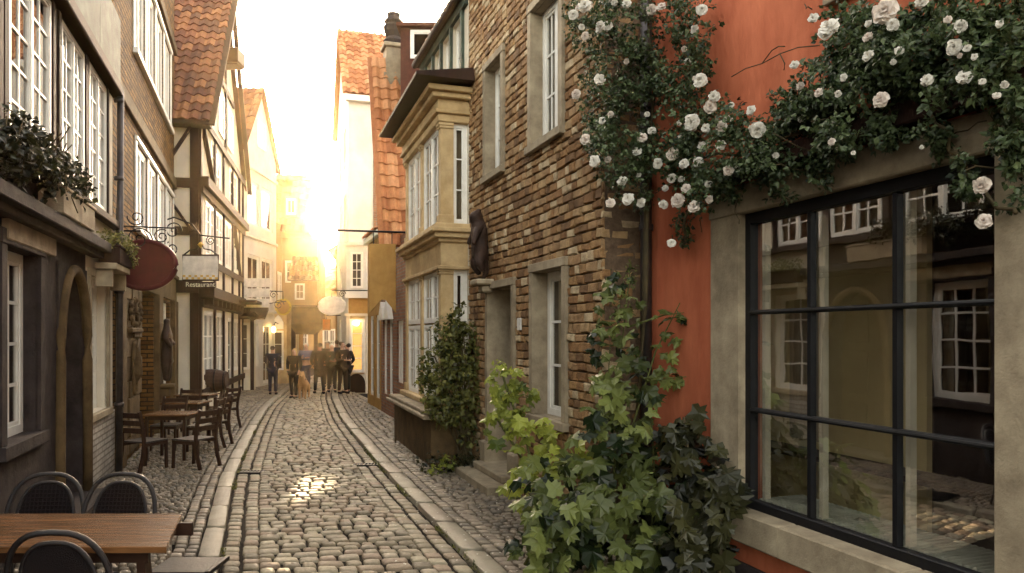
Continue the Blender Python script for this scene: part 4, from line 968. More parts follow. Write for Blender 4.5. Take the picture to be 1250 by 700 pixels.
# oval sign
def hang_sign(name, label, px0, px1, py0, py1, Y_, m, shape='oval', frame_m=None, thick=.04, n=32):
    xa, xb = (px0 - CX) / FPX * Y_, (px1 - CX) / FPX * Y_; z0 = CAMH + (HY - py1) / FPX * Y_; z1 = CAMH + (HY - py0) / FPX * Y_
    fr = Fr((xa, Y_), (xb, Y_), (0, -1)); t_ = thing(name, label, 'sign', fr.W(fr.L / 2, z0, 0)); t_['group'] = 'shop signs hanging over the street'
    cu, cz, a, c = fr.L / 2, (z0 + z1) / 2, fr.L / 2, (z1 - z0) / 2
    if shape == 'oval': pts = [(cu + a * math.cos(2 * PI * k / n), cz + c * math.sin(2 * PI * k / n)) for k in range(n)]
    else: pts = [(0, z0), (fr.L, z0), (fr.L, z1), (0, z1)]
    prism(fr, t_, 'board', pts, -thick, 0, m)
    b = MB(); b.tube([fr.W(u_, z_, -thick / 2) for u_, z_ in pts], thick * .75, 6, closed=True); b.build('rim', frame_m or m, t_, smooth=shape == 'oval')
    return fr, t_, z0, z1
fr, ts, z0, z1 = hang_sign('oval_sign', 'large maroon oval sign standing out from the tan brick house', 137, 213, 295, 352, 10.9, 'maroon', frame_m='maroon', thick=.06)
b = MB(); b.tube([fr.W(fr.L / 2 - .05, z1 + .16, -.03), fr.W(-.35, z1 + .16, -.03)], .014, 6); b.tube([fr.W(fr.L * .3, z1 - .02, -.03), fr.W(fr.L * .3, z1 + .16, -.03)], .008, 5); b.tube([fr.W(fr.L * .6, z1, -.03), fr.W(fr.L * .5, z1 + .16, -.03)], .008, 5); b.build('bracket', 'iron', ts)
# ---------------------------------------------------------------- half timbered house with big tile slope
P0 = (-7.62, 17.95); P1 = (-9.5, 26)
f = Fr(P0, P1, Lf); FL3 = f; U = f.u
t = thing('timbered_house', 'half timbered gabled house with a steep brown tile slope', 'house', f.W(f.L / 2, 0, 0))
zE = 7.4; pk = f.L * .5
uppers = [(f.L * .10, f.L * .25, 4.0, 5.4), (f.L * .28, f.L * .43, 4.0, 5.4), (f.L * .5, f.L * .65, 4.0, 5.4), (f.L * .7, f.L * .85, 4.0, 5.4), (f.L * .2, f.L * .38, 6.0, 7.2), (f.L * .6, f.L * .8, 6.0, 7.2)]
low = [(f.L * .08, f.L * .26, .7, 2.6), (f.L * .32, f.L * .5, .7, 2.6), (f.L * .58, f.L * .68, .05, 2.5), (f.L * .74, f.L * .92, .8, 2.5)]
wall(f, t, 'cream', 0, f.L, 0, zE, [(*h, .08, .4) for h in uppers + low], depth=6, gable=(pk, 11.9))
for h in uppers: window(f, t, *h, 2, 3, 2, o=.02, fw=.07, mw=.03)
for i, h in enumerate(low): window(f, t, *h, 1 if i == 2 else 2, 3, 1 if i == 2 else 2, o=-.02, fw=.08, mw=.03)
b = MB()
for u_ in (0.09, f.L * .265, f.L * .455, f.L * .675, f.L * .87, f.L - .09): b.fbox(f, u_ - .09, u_ + .09, 0, zE, 0, .05)
for z_ in (.55, 2.75, 3.85, 5.55, 7.3): b.fbox(f, 0, f.L, z_ - .09, z_ + .09, .052, .10)
b.fbox(f, 0, f.L, 2.9, 3.15, 0, .35); b.fbox(f, 0, f.L, 5.62, 5.85, .0, .22)
for i in range(12): u_ = .2 + i * (f.L - .4) / 11; b.fbox(f, u_ - .06, u_ + .06, 2.72, 2.88, 0, .3)
b.beam(f.W(.2, 7.4, .03), f.W(pk, 11.7, .03), .06, .22, up=f.n); b.beam(f.W(f.L - .2, 7.4, .03), f.W(pk, 11.7, .03), .06, .22, up=f.n)
b.fbox(f, pk - .09, pk + .09, 7.4, 11.6, .0, .06); b.fbox(f, f.L * .3, f.L * .7, 9.2, 9.36, .0, .065)
for (a, c) in ((0.1, .45), (.87, .68)): b.beam(f.W(a if a < .5 else f.L * a, 7.2 if a < .5 else 3.9, .03), f.W(f.L * c * .6 if a < .5 else f.L * c, 5.7, .03), .06, .16, up=f.n)
b.build('timber_frame', 'timber', t)
for (u0_, u1_, z0_, z1_) in ((f.L * .34, f.L * .46, 7.7, 8.9), (f.L * .55, f.L * .67, 7.7, 8.9)): window(f, t, u0_, u1_, z0_, z1_, 2, 2, 1, o=.05, fw=.06, gm='farglass')
# side facing the camera
s3 = Fr((f.p.x, f.p.y), (f.p.x - f.n.x * 3, f.p.y - f.n.y * 3), (-f.d.x, -f.d.y))
b = MB()
b.fbox(s3, 0, .2, 0, zE - .1, 0, .05); b.fbox(s3, 0, 3, 5.55, 5.78, .0, .06); b.fbox(s3, 0, 3, 7.1, 7.4, 0, .07); b.fbox(s3, 0, 3, 4.4, 4.6, 0, .055); b.fbox(s3, .0, 3, 3.0, 3.3, 0, .12)
b.beam(s3.W(.1, 7.15, .03), s3.W(.95, 5.7, .03), .06, .2, up=s3.n); b.beam(s3.W(.9, 5.6, .03), s3.W(.15, 4.5, .03), .06, .2, up=s3.n); b.fbox(s3, .62, .78, 4.5, 7.2, .0, .05)
b.build('side_timbers', 'timber', t)
ov = .3
tiles(t, f.W(-.35, 7.1, ov), f.W(-.35, 7.1, -5.5), f.W(pk, 12.15, ov), f.W(pk, 12.15, -5.5), 'tile_brn', tw=.26, th=.36, h=.045)
tiles(t, f.W(f.L + .3, 7.1, .1), f.W(f.L + .3, 7.1, -5.5), f.W(pk, 12.15, .1), f.W(pk, 12.15, -5.5), 'tile_brn', tw=.3, th=.4)
b = MB(); b.beam(f.W(-.42, 7.0, ov + .02), f.W(pk, 12.2, ov + .02), .05, .2, up=f.n); b.beam(f.W(f.L + .4, 7.0, ov - .1), f.W(pk, 12.2, ov - .1), .05, .14, up=f.n)
b.fbox(f, -.4, 0, 7.0, 7.1, -5.5, ov); b.build('bargeboard', 'timber', t)
b = MB(); q0 = at(268, 62, 21.6); q1 = at(295, 82, 21.6); b.box(q0.x, q1.x, 21.3, 21.9, q1.z + .05, q0.z, bev=.03); b.box(q0.x + .05, q1.x - .03, 21.33, 21.87, q1.z, q1.z + .05, bev=.02); b.box(q0.x - .8, q0.x, 21.5, 21.7, q1.z + .2, q1.z + .35)
b.build('hoist_box', 'wood_dark', t)
# little canopy
b = MB(); b.beam(f.W(f.L * .55, 3.0, .4), f.W(f.L * .95, 3.0, .4), .9, .08); b.build('canopy', 'timber', t)
# restaurant sign
Ys = 16.4
fr, ts, z0, z1 = hang_sign('restaurant_sign', 'framed white sign with a gold checkered strip and Restaurant plate', 223, 266, 312, 342, Ys, 'signwhite', 'rect', 'timber', .04)
b = MB(); L = fr.L; n_ = 12
for k in range(n_):
    for j in range(2):
        if (k + j) % 2: b.fbox(fr, L * k / n_ + .002, L * (k + 1) / n_ - .002, z0 + .015 + j * .05, z0 + .06 + j * .05, .001, .006)
b.build('checker_strip', 'gold', ts)
pa = (227 - CX) / FPX * Ys - fr.p.x; pb = (262 - CX) / FPX * Ys - fr.p.x; zp0 = z0 - .19; zp1 = z0 - .04
b = MB(); b.fbox(fr, pa, pb, zp0, zp1, -.03, 0, bev=.006); pb_ = b.build('name_plate', 'timber', ts)
text_part(fr, ts, 'Restaurant', (pa + pb) / 2, (zp0 + zp1) / 2 + .01, .15, .004, 'signwhite')
b = MB(); 
b.tube([fr.W(0, z1, -.02), fr.W(L * .2, z1 + .12, -.02), fr.W(L * .4, z1 + .15, -.02), fr.W(L * .5, z1 + .3, -.02), fr.W(L * .6, z1 + .15, -.02), fr.W(L * .8, z1 + .12, -.02), fr.W(L, z1, -.02)], .018, 6)
b.tube([fr.W(-.5, z1 + .75, -.02), fr.W(-.2, z1 + .85, -.02), fr.W(.2, z1 + .7, -.02), fr.W(L * .5, z1 + .45, -.02), fr.W(L + .25, z1 + .38, -.02)], .018, 6)
b.tube(spiral(fr.W(-.22, z1 + .55, -.02), fr.d, ez, .2, .02, 1.7), .014, 6); b.tube(spiral(fr.W(-.25, z1 + .15, -.02), fr.d, ez, .17, .02, 1.7, 2), .014, 6)
b.tube(spiral(fr.W(L * .78, z1 + .33, -.02), fr.d, ez, .1, .02, 1.7, 2), .012, 6); b.tube([fr.W(L * .5, z1 + .45, -.02), fr.W(L * .5, z1 + .28, -.02)], .012, 6)
b.tube([fr.W(-.45, z1 + .8, -.02), fr.W(-.45, z0 - .2, -.02)], .02, 6)
b.build('scroll_bracket', 'iron', ts)
b = MB(); b.lathe([(.0, -.08), (.07, 0), (.0, .08)], fr.W(L * .5, z1 + .24, -.02), 6); b.build('emblem', 'gold', ts)
# ---------------------------------------------------------------- white gabled house
f = Fr((-9.5, 26.05), (-9.5, 29.7), Lf); FL4 = f
t = thing('white_gabled_house', 'white plastered gabled house with brown tiles and large upper windows', 'house', f.W(f.L / 2, 0, 0))
wn = [(.45, 1.7, 6.0, 7.6), (1.95, 3.2, 6.0, 7.6), (.45, 1.7, 3.2, 4.9), (1.95, 3.2, 3.2, 4.9), (.5, 1.6, .8, 2.4), (2.1, 3.1, .1, 2.4)]
wall(f, t, 'white_wall', 0, f.L, 0, 8.7, [(*h, .12, .4) for h in wn], depth=5, gable=(f.L / 2, 11.1))
for h in wn: window(f, t, *h, 2, 1 if h[2] > 3 else 3, 1, o=-.04, fw=.08, gm='glass')
window(f, t, 1.35, 2.3, 9.0, 10.0, 2, 1, 1, o=.05, fw=.07, gm='farglass')
for z_ in (2.8, 5.5, 8.0): b = MB(); b.fbox(f, 0, f.L, z_, z_ + .12, 0, .08, bev=.02); b.build('string_course', 'white_wall', t)
tiles(t, f.W(-.2, 8.5, .15), f.W(-.2, 8.5, -4.6), f.W(f.L / 2, 11.3, .15), f.W(f.L / 2, 11.3, -4.6), 'tile_brn', tw=.3, th=.36)
tiles(t, f.W(f.L + .2, 8.5, .15), f.W(f.L + .2, 8.5, -4.6), f.W(f.L / 2, 11.3, .15), f.W(f.L / 2, 11.3, -4.6), 'tile_brn', tw=.3, th=.36)
# its ground floor wing facing up the street (timber posts, white panels)
fw_ = Fr((-10.95, 25.6), (-9.1, 25.6 + .35), (0, -1))
b = MB(); b.fbox(fw_, 0, fw_.L, 0, 2.75, -.5, 0); w_ = b.build('front_wing', 'cream', t)
b = MB()
for q in (0.02, .42, .62, .98): b.fbox(fw_, fw_.L * q - .06, fw_.L * q + .06, 0, 2.75, 0, .05)
b.fbox(fw_, 0, fw_.L, 2.55, 2.8, .0, .12); b.build('wing_timbers', 'timber', t)
window(fw_, t, .12, .68, .35, 2.4, 2, 3, 1, o=.04, fw=.06, gm='farglass'); window(fw_, t, 1.25, 1.75, .75, 2.4, 2, 3, 1, o=.04, fw=.06, gm='farglass')
b = MB(); b.raw([fw_.W(.6, 2.85, -.1), fw_.W(fw_.L + .5, 2.85, -.1), fw_.W(fw_.L + .5, 2.5, .8), fw_.W(.6, 2.5, .8), fw_.W(.6, 2.95, -.1), fw_.W(fw_.L + .5, 2.95, -.1), fw_.W(fw_.L + .5, 2.6, .8), fw_.W(.6, 2.6, .8)], [(0, 1, 2, 3), (4, 5, 6, 7), (0, 1, 5, 4), (1, 2, 6, 5), (2, 3, 7, 6), (3, 0, 4, 7)]); b.build('canopy', 'timber', t)
# three board sign
fr = Fr(((298 - CX) / FPX * 24.2, 24.2), ((329 - CX) / FPX * 24.2, 24.2), (0, -1))
ts = thing('triple_sign', 'three white boards stacked on an iron bracket at the white gabled house', 'sign', fr.W(fr.L / 2, 3, 0), 'shop signs hanging over the street')
for k in range(3):
    za = CAMH + (HY - (340 + k * 12.4)) / FPX * 24.2; b = MB(); b.fbox(fr, 0, fr.L, za - .29, za, -.02, .02, bev=.01); b.build('board', 'signwhite', ts)
za = CAMH + (HY - 378) / FPX * 24.2
b = MB(); b.tube([fr.W(-.5, za + 1.1, 0), fr.W(-.5, za - .3, 0)], .02, 6); b.tube([fr.W(-.5, za + .02, 0), fr.W(fr.L + .55, za + .02 + .25, 0)], .018, 6); b.tube(spiral(fr.W(fr.L + .3, za + .15, 0), fr.d, ez, .18, .02, 1.6), .014, 6); b.tube(spiral(fr.W(.3, za - .2, 0), fr.d, ez, .2, .02, 1.6, 2), .014, 6); b.build('bracket', 'iron', ts)
# ---------------------------------------------------------------- distant left house, stacked roofs
f = Fr((-9.6, 29.75), (-10.2, 36), Lf)
t = thing('stacked_roof_house', 'distant golden house with stepped tile roofs and a rounded bay', 'house', f.W(f.L / 2, 0, 0))
wn = [(.6, 1.6, 3.2, 4.6), (2.4, 3.4, 3.2, 4.6), (.7, 1.6, .4, 2.4), (4.4, 5.4, .6, 2.4)]
wall(f, t, 'farstone', 0, f.L, 0, 6.6, [(*h, .1, .4) for h in wn], depth=4)
for h in wn: window(f, t, *h, 2, 3, 2, o=-.03, fw=.08, gm='farglass')
def zy(y, Y_): return CAMH + (HY - y) / FPX * Y_
fa = Fr(((335 - CX) / FPX * 31, 31), ((378 - CX) / FPX * 31, 31.2), (0, -1))
b = MB(); b.fbox(fa, -.1, fa.L * .85, 6.4, zy(210, 31) - .1, -3, -.9); b.build('upper_wall', 'farstone', t)
tiles(t, fa.W(-.1, zy(283, 31), .1), fa.W(fa.L * .8, zy(283, 31), .1), fa.W(-.1, zy(207, 31), -1.0), fa.W(fa.L, zy(207, 31), -1.0), 'tile_brn', tw=.3, th=.3)
b = MB(); b.fbox(fa, .45, .95, zy(264, 31), zy(240, 31), -.9, .1); dm = b.build('dormer', 'farstone', t); window(fa, dm, .5, .9, zy(262, 31), zy(243, 31), 2, 1, 1, o=.13, fw=.05, gm='farglass')
b = MB(); b.fbox(fa, .3, fa.L + .25, 2.2, zy(290, 31), -3, -.1); b.build('projecting_wall', 'farstone', t)
window(fa, t, .42, .95, zy(345, 31), zy(318, 31), 2, 2, 1, o=-.06, fw=.06, gm='farglass')
fb = Fr(((352 - CX) / FPX * 30.3, 30.3), ((389 - CX) / FPX * 30.3, 30.5), (0, -1))
tiles(t, fb.W(0, zy(343, 30.3), .2), fb.W(fb.L, zy(343, 30.3), .2), fb.W(.1, zy(312, 30.3), -.5), fb.W(fb.L * .9, zy(312, 30.3), -.5), 'tile_brn', tw=.28, th=.28)
b = MB(); b.fbox(fb, .1, fb.L * .9, 2.3, zy(343, 30.3), -.8, -.05); b.build('bay_wall', 'farstone', t)
window(fb, t, .25, .65, zy(366, 30.3), zy(346, 30.3), 2, 2, 1, o=-.02, fw=.05, gm='farglass')
b = MB(); cb = fb.W(fb.L * .55, zy(398, 30.3), -.3); b.lathe([(.45, -.35), (.7, 0), (.74, .06), (.7, .1), (.7, .72), (.76, .78), (.7, .84)], cb, 16); b.build('rounded_bay', 'tanstone', t, smooth=False)
b = MB(); b.fbox(fb, .1, .25, 0, 2.3, -.2, -.05); b.fbox(fb, fb.L * .8, fb.L * .8 + .15, 0, 2.3, -.2, -.05); b.build('porch_post', 'timber', t)
b = MB(); fx = Fr(((331 - CX) / FPX * 29.5, 29.5), ((350 - CX) / FPX * 29.5, 29.5), (0, -1)); b.fbox(fx, 0, fx.L, 0, zy(372, 29.5), -.6, 0); b.build('shop_bay', 'sandstone', t)
window(fx, t, .08, .5, zy(452, 29.5), zy(404, 29.5), 1, 3, 1, o=.04, fw=.05, gm='farglass')
prism(fx, t, 'arched_light', [(.08, zy(402, 29.5)), (.5, zy(402, 29.5)), (.5, zy(394, 29.5)), (.4, zy(388, 29.5)), (.29, zy(385, 29.5)), (.18, zy(388, 29.5)), (.08, zy(394, 29.5))], 0, .04, 'white')
# lantern lit above the shop
q = at(334, 403, 28.9); tl = thing('wall_lamp', 'small glowing lamp at the arched shop window on the left', 'lamp', q)
b = MB(); b.lathe([(.05, -.1), (.09, 0), (.06, .1), (.02, .14)], q, 10); b.build('shade', 'lamp', tl, smooth=True)
b = MB(); b.tube([q + Vector((0, 0, .13)), q + Vector((0, .2, .3)), q + Vector((0, .55, .25))], .02, 6); b.build('arm', 'iron', tl)
# round yellow sign, white oval, orange square, hanging pole board
fr, ts, z0, z1 = hang_sign('round_sign', 'small round dark yellow sign hanging on the left side', 337, 354, 366, 384, 27.5, 'ochre', 'oval', 'yellow', .06)
b = MB(); b.tube([fr.W(-.9, z1 + .35, 0), fr.W(fr.L * .5, z1 + .3, 0), fr.W(fr.L * .5, z1, 0)], .02, 6); b.tube(spiral(fr.W(-.1, z1 + .18, 0), fr.d, ez, .15, .02, 1.6), .014, 6); b.build('bracket', 'iron', ts)
fr, ts, z0, z1 = hang_sign('white_oval_sign', 'white oval sign hanging over the crowd of people', 389, 421, 363, 384, 24.6, 'signwhite', 'oval', 'signwhite', .06)
b = MB(); b.tube([fr.W(fr.L * .5, z1, 0), fr.W(fr.L * .5, z1 + .22, 0), fr.W(fr.L + .85, z1 + .22, 0)], .02, 6); b.tube(spiral(fr.W(fr.L * .9, z1 + .1, 0), fr.d, ez, .12, .02, 1.6), .014, 6); b.build('bracket', 'iron', ts)
fr, ts, z0, z1 = hang_sign('square_sign', 'tiny orange square sign above the heads of the crowd', 394, 403, 390, 403, 29, 'orange', 'rect', 'ochre', .04)
b = MB(); b.tube([fr.W(fr.L * .5, z1, 0), fr.W(fr.L * .5, z1 + .15, 0), fr.W(fr.L + 1.1, z1 + .15, 0)], .018, 6); b.build('bracket', 'iron', ts)
Yb = 15.2
fr = Fr(((451 - CX) / FPX * Yb, Yb), ((483 - CX) / FPX * Yb, Yb), (0, -1))
ts = thing('hanging_board', 'brown blank board hanging from a long pole before the brick front', 'sign', fr.W(fr.L / 2, 3, 0), 'shop signs hanging over the street')
zA, zB_, zC = zy(298, Yb), zy(366, Yb), zy(382, Yb)
prism(fr, ts, 'board', [(0, zC), (fr.L * .45, zB_ - .0), (fr.L * .6, zB_), (fr.L, zC), (fr.L, zA), (0, zA)], -.05, 0, 'ochre')
b = MB(); b.tube([fr.W(-.75, zy(281, Yb), -.02), fr.W(fr.L + .35, zy(284, Yb), -.02)], .022, 8)
for q_ in (.08, fr.L - .08): b.tube([fr.W(q_, zA, -.02), fr.W(q_, zA + .26, -.02)], .01, 5)
b.build('pole', 'iron', ts)
# ================================================================== FURNITURE
# near table
tb = thing('cafe_table', 'polished brown wooden table closest to the camera with rattan chairs', 'table', (-3.15, 4.7, 0), 'wooden tables of the street cafe')
b = MB(); zt = .765
cs = [at(-70, 630, 0), None]
Yn, Yf = (CAMH - zt) * FPX / (668 - HY), (CAMH - zt) * FPX / (627 - HY)
xr0, xr1 = (203 - CX) / FPX * Yn, (222 - CX) / FPX * Yf
xl = -4.05
top = [(xl, Yn), (xr0, Yn), (xr1, Yf), (xl, Yf)]
n = 5
vs = []
for zz_ in (zt - .035, zt - .004): vs += [Vector((x, y, zz_)) for x, y in top]
vs += [Vector((x + (.004 if x < -3.5 else -.004), y + (.004 if y < 4.7 else -.004), zt)) for x, y in top]
b.raw(vs, [(3, 2, 1, 0), (0, 1, 5, 4), (1, 2, 6, 5), (2, 3, 7, 6), (3, 0, 4, 7), (4, 5, 9, 8), (5, 6, 10, 9), (6, 7, 11, 10), (7, 4, 8, 11), (8, 9, 10, 11)])
b.build('tabletop', 'wood', tb)
for (x, y, sx, sy) in ((xl + .2, Yn + .12, -1, -1), (xr0 - .2, Yn + .12, 1, -1), (xr1 - .22, Yf - .12, 1, 1), (xl + .2, Yf - .12, -1, 1)):
    b = MB(); b.beam((x, y, zt - .036), (x + sx * .05, y + sy * .05, 0.03), .05, .05, up=(0, 1, 0)); b.build('leg', 'wood_dark', tb)
b = MB(); b.box(xl + .15, xr0 - .15, Yn + .09, Yn + .12, zt - .12, zt - .036); b.box(xl + .15, xr0 - .15, Yf - .12, Yf - .09, zt - .12, zt - .036); b.build('apron', 'wood_dark', tb)
# rattan chair (faces -y: the sitter looks to -y; back at +y)
ch = thing('rattan_chair', 'dark rattan bistro chair', 'chair', (0, 0, 0), 'rattan chairs around the near table')
def archp(w_, h0, h1, y0, y1, n=18, pw=.75):
    p = []
    for k in range(n + 1):
        q = PI * k / n; x = -w_ * math.copysign(abs(math.cos(q)) ** pw, math.cos(q)); s = math.sin(q) ** pw; p.append(Vector((x, y0 + (y1 - y0) * s, h0 + (h1 - h0) * s)))
    return p
b = MB(); b.tube([(-.235, .14, .46)] + archp(.285, .52, .915, .2, .30) + [(.235, .14, .46)], .017, 10); b.build('outer_arch', 'rattan', ch, smooth=True)
b = MB(); b.tube(archp(.215, .47, .855, .2, .285), .013, 10); b.build('inner_arch', 'rattan', ch, smooth=True)
b = MB(); ap = archp(.212, .47, .85, .2, .285); 
for i in range(9): b.face([ap[i], ap[i + 1], ap[17 - i], ap[18 - i]]) if i < 8 else b.face([ap[8], ap[9], ap[10]])
for q in range(13):   # woven canes
    x = -.18 + q * .03; hmax = .47 + .375 * (max(0, 1 - (abs(x) / .213) ** 2.4)) ** .5
    b.tube([(x, .195, .47), (x, .195 + .085 * (hmax - .47) / .38, hmax)], .0045, 4)
for q in range(11):
    z_ = .5 + q * .03; k = (z_ - .47) / .38; xm = .212 * (max(0, 1 - k ** 2)) ** .42; b.tube([(-xm, .193 + .085 * k, z_), (xm, .193 + .085 * k, z_)], .0045, 4)
b.build('backrest', 'weave', ch)
b = MB(); b.lathe([(.05, .435), (.20, .435), (.225, .445), (.225, .462), (.205, .468), (.0, .463)], (0, -.02, 0), 24)
for q in range(-6, 7):
    x = q * .03; hw = math.sqrt(max(0, .2 ** 2 - x * x)); b.tube([(x, -.02 - hw, .467), (x, -.02 + hw, .467)], .005, 4); b.tube([(-hw, -.02 + x, .469), (hw, -.02 + x, .469)], .005, 4)
b.build('seat', 'weave', ch)
for (x, y) in ((-.17, -.17), (.17, -.17), (-.19, .15), (.19, .15)):
    b = MB(); b.tube([(x, y, .44), (x * 1.1, y * 1.12, .2), (x * 1.22, y * 1.3, 0.03)], [.015, .014, .012], 8); b.build('leg', 'rattan', ch, smooth=True)
b = MB(); b.tube([Vector((.17 * math.cos(q / 20 * 2 * PI), -.02 + .16 * math.sin(q / 20 * 2 * PI), .2)) for q in range(20)], .009, 6, closed=True); b.build('stretcher', 'rattan', ch, smooth=True)
def setchair(o, px, Y_, rz, lab): o.location = ((px - CX) / FPX * Y_, Y_, 0); o.rotation_euler[2] = rz; o['label'] = lab
Yc = 5.42
setchair(ch, 34, Yc, .08, 'dark rattan chair behind the near table at the left picture edge')
dup(ch, ((148 - CX) / FPX * 5.7, Yc, 0), -.05, 'dark rattan chair behind the right half of the near table')
dup(ch, ((66 - CX) / FPX * 4.07, 4.33, 0), PI + .05, 'dark rattan chair in front of the near table, back to the camera')
# flat grate by the kerb
q = gnd(205, 690, .03); b = MB(); b.box(-2.98, -2.5, 6.0, 6.42, .03, .06, bev=.008); b.box(-2.5, -2.46, 6.0, 6.42, .03, .066, bev=.005)
tag(b.build('floor_mat', 'iron'), 'dark flat plate with a metal edge on cobbles under the near table', 'floor plate')
# mid tables
def table(px0, px1, py, lab, src=None, d=.62):
    Y_ = (CAMH - .75) * FPX / (py - HY); x0 = (px0 - CX) / FPX * Y_; x1 = (px1 - CX) / FPX * Y_
    t_ = thing('cafe_table', lab, 'table', ((x0 + x1) / 2, Y_, 0), 'wooden tables of the street cafe'); b = MB(); b.box(x0, x1, Y_ - d / 2, Y_ + d / 2, .72, .75, bev=.006); b.build('tabletop', 'wood', t_)
    for sx in (x0 + .06, x1 - .06):
        for sy in (Y_ - d / 2 + .06, Y_ + d / 2 - .06): b = MB(); b.box(sx - .02, sx + .02, sy - .02, sy + .02, .03, .72); b.build('leg', 'wood_dark', t_)
    b = MB(); b.box(x0 + .05, x1 - .05, Y_ - d / 2 + .05, Y_ + d / 2 - .05, .66, .72); b.build('apron', 'wood_dark', t_)
    return t_
table(184, 238, 504, 'second wooden cafe table, in front of the carved doorway')
table(205, 251, 490.5, 'third wooden cafe table, just beyond the carved doorway')
table(220, 262, 481, 'fourth wooden cafe table, farthest along the tan house')
# wooden chairs: sitter looks to -x, back at +x
wc = thing('wooden_chair', 'x', 'chair', (0, 0, 0), 'dark wooden chairs of the street cafe')
for y in (-.2, .2):
    b = MB(); pts = [(.30, y, .03), (.235, y, .25), (.215, y, .45), (.235, y, .65), (.30, y, .90)]
    for i in range(4): b.beam(pts[i], pts[i + 1], .03, .05, up=(1, 0, 0))
    b.build('rear_leg', 'wood_dark', wc)
    b = MB(); b.beam((-.2, y, .03), (-.19, y, .44), .03, .04, up=(1, 0, 0)); b.build('front_leg', 'wood_dark', wc)
b = MB()
for k in range(6): b.box(-.21 + k * .07, -.15 + k * .07, -.22, .22, .44, .462, bev=.004)
b.build('seat', 'zinc', wc)
b = MB()
b.box(-.2, .22, -.215, -.19, .39, .438); b.box(-.2, .22, .19, .215, .39, .438); b.box(-.205, -.18, -.2, .2, .39, .438); b.build('seat_frame', 'wood_dark', wc)
b = MB()
for k in range(3): z_ = .58 + k * .11; x_ = .232 + (z_ - .6) * .2; b.box(x_ - .01, x_ + .012, -.2, .2, z_, z_ + .075, bev=.003)
b.build('backrest', 'wood_dark', wc)
wc.location = (-4.72, 10.95, 0); wc.rotation_euler[2] = -.35; wc['label'] = 'wooden chair nearest the kerb at the second table, seen from its side'
for (x, y, rz, lab) in ((-5.35, 13.1, -.3, 'wooden chair next to the kerb at the third table, turned to it'), (-5.35, 10.75, -1.9, 'wooden chair in shadow before the second table, by the carved stones'),
                        (-5.25, 12.55, .1, 'wooden chair tucked between the second and third tables'), (-6.05, 15.4, -.3, 'farthest wooden chair, next to the kerb at the fourth table'),
                        (-5.9, 12.65, 1.6, 'wooden chair against the house wall between second and third tables'), (-6.5, 14.6, 1.5, 'wooden chair against the house wall by the third table')):
    dup(wc, (x, y, 0), rz, lab)
# barrel
q = gnd(257, 477); Yq = 19.2; xq = (257 - CX) / FPX * Yq
t = thing('wooden_barrel', 'brown wooden barrel lying on a rack at the timbered house', 'barrel', (xq, Yq, 0))
mt = Matrix.Rotation(PI / 2, 4, 'Y') ; mt = Matrix.Rotation(.15, 4, 'Z') @ mt
b = MB(); b.lathe([(.22, -.42), (.235, -.42), (.29, -.2), (.31, 0), (.29, .2), (.235, .42), (.22, .42), (.21, .40)], (xq, Yq, .78), 18, mtx=mt); b.build('staves', 'doorwood', t, smooth=False)
for z_ in (-.36, -.14, .14, .36):
    r_ = .31 - .36 * abs(z_) ** 1.8 * 1.05; b = MB(); b.lathe([(r_ - .005, z_ - .02), (r_ + .008, z_ - .02), (r_ + .008, z_ + .02), (r_ - .005, z_ + .02)], (xq, Yq, .78), 18, mtx=mt); b.build('hoop', 'iron', t)
b = MB()
for sx in (-.3, .3):
    b.beam((xq + sx, Yq - .3, .03), (xq + sx, Yq + .05, .6), .06, .06); b.beam((xq + sx, Yq + .3, .03), (xq + sx, Yq - .05, .6), .06, .06)
b.beam((xq - .35, Yq - .28, .12), (xq + .35, Yq - .28, .12), .05, .05); b.build('rack', 'wood_dark', t)
# ================================================================== PLANTS
# ------ climbing rose
tr = thing('climbing_rose', 'climbing rose with many white blooms over the shop window and brick corner', 'climbing rose', (1.45, 6.6, 0))
circ = [(708, 18, 22), (740, 30, 48), (790, 25, 55), (760, 90, 50), (735, 130, 30), (805, 85, 55), (845, 30, 34), (850, 75, 22), (725, 165, 22), (760, 180, 45), (805, 165, 55), (860, 185, 50), (910, 185, 42), (850, 232, 30), (775, 225, 32), (955, 180, 44), (1005, 145, 46), (835, 130, 42), (880, 150, 30), (820, 200, 40),
        (1060, 110, 52), (1000, 105, 34), (1055, 50, 46), (1100, 60, 56), (1165, 35, 60), (1225, 40, 50), (1130, 110, 42), (1190, 95, 38), (1235, 120, 26), (1025, 165, 34), (985, 195, 25), (1010, 30, 24), (940, 225, 18), (895, 225, 24),
        (1165, 190, 22), (1180, 225, 16), (1150, 170, 16), (1215, 170, 18), (1235, 235, 20), (1240, 200, 14), (832, 272, 12), (835, 292, 9), (960, 235, 12), (1000, 215, 16), (985, 150, 36), (1080, 158, 24), (1242, 80, 40), (1228, 165, 20), (965, 125, 24), (1120, 150, 20)]
rr = random.Random(77)
def rosepoint(px, py, o):
    if px > 800: fr = FRED
    else: fr = FBR if px < 742 else None
    if fr is None:   # in front of the recess between the two houses
        k = (px - CX) / FPX; Yp = 6.75 - o * 1.1; return Vector((k * Yp, Yp, CAMH + (HY - py) / FPX * Yp))
    u_ = fr.u(px, o); p = fr.W(u_, 0, o); return Vector((p.x, p.y, CAMH + (HY - py) / FPX * p.y))
b = MB(); tot = sum(c[2] ** 2 for c in circ); NL = 31000; holes_ = [(905, 60, 42), (930, 20, 45), (868, 20, 10)]
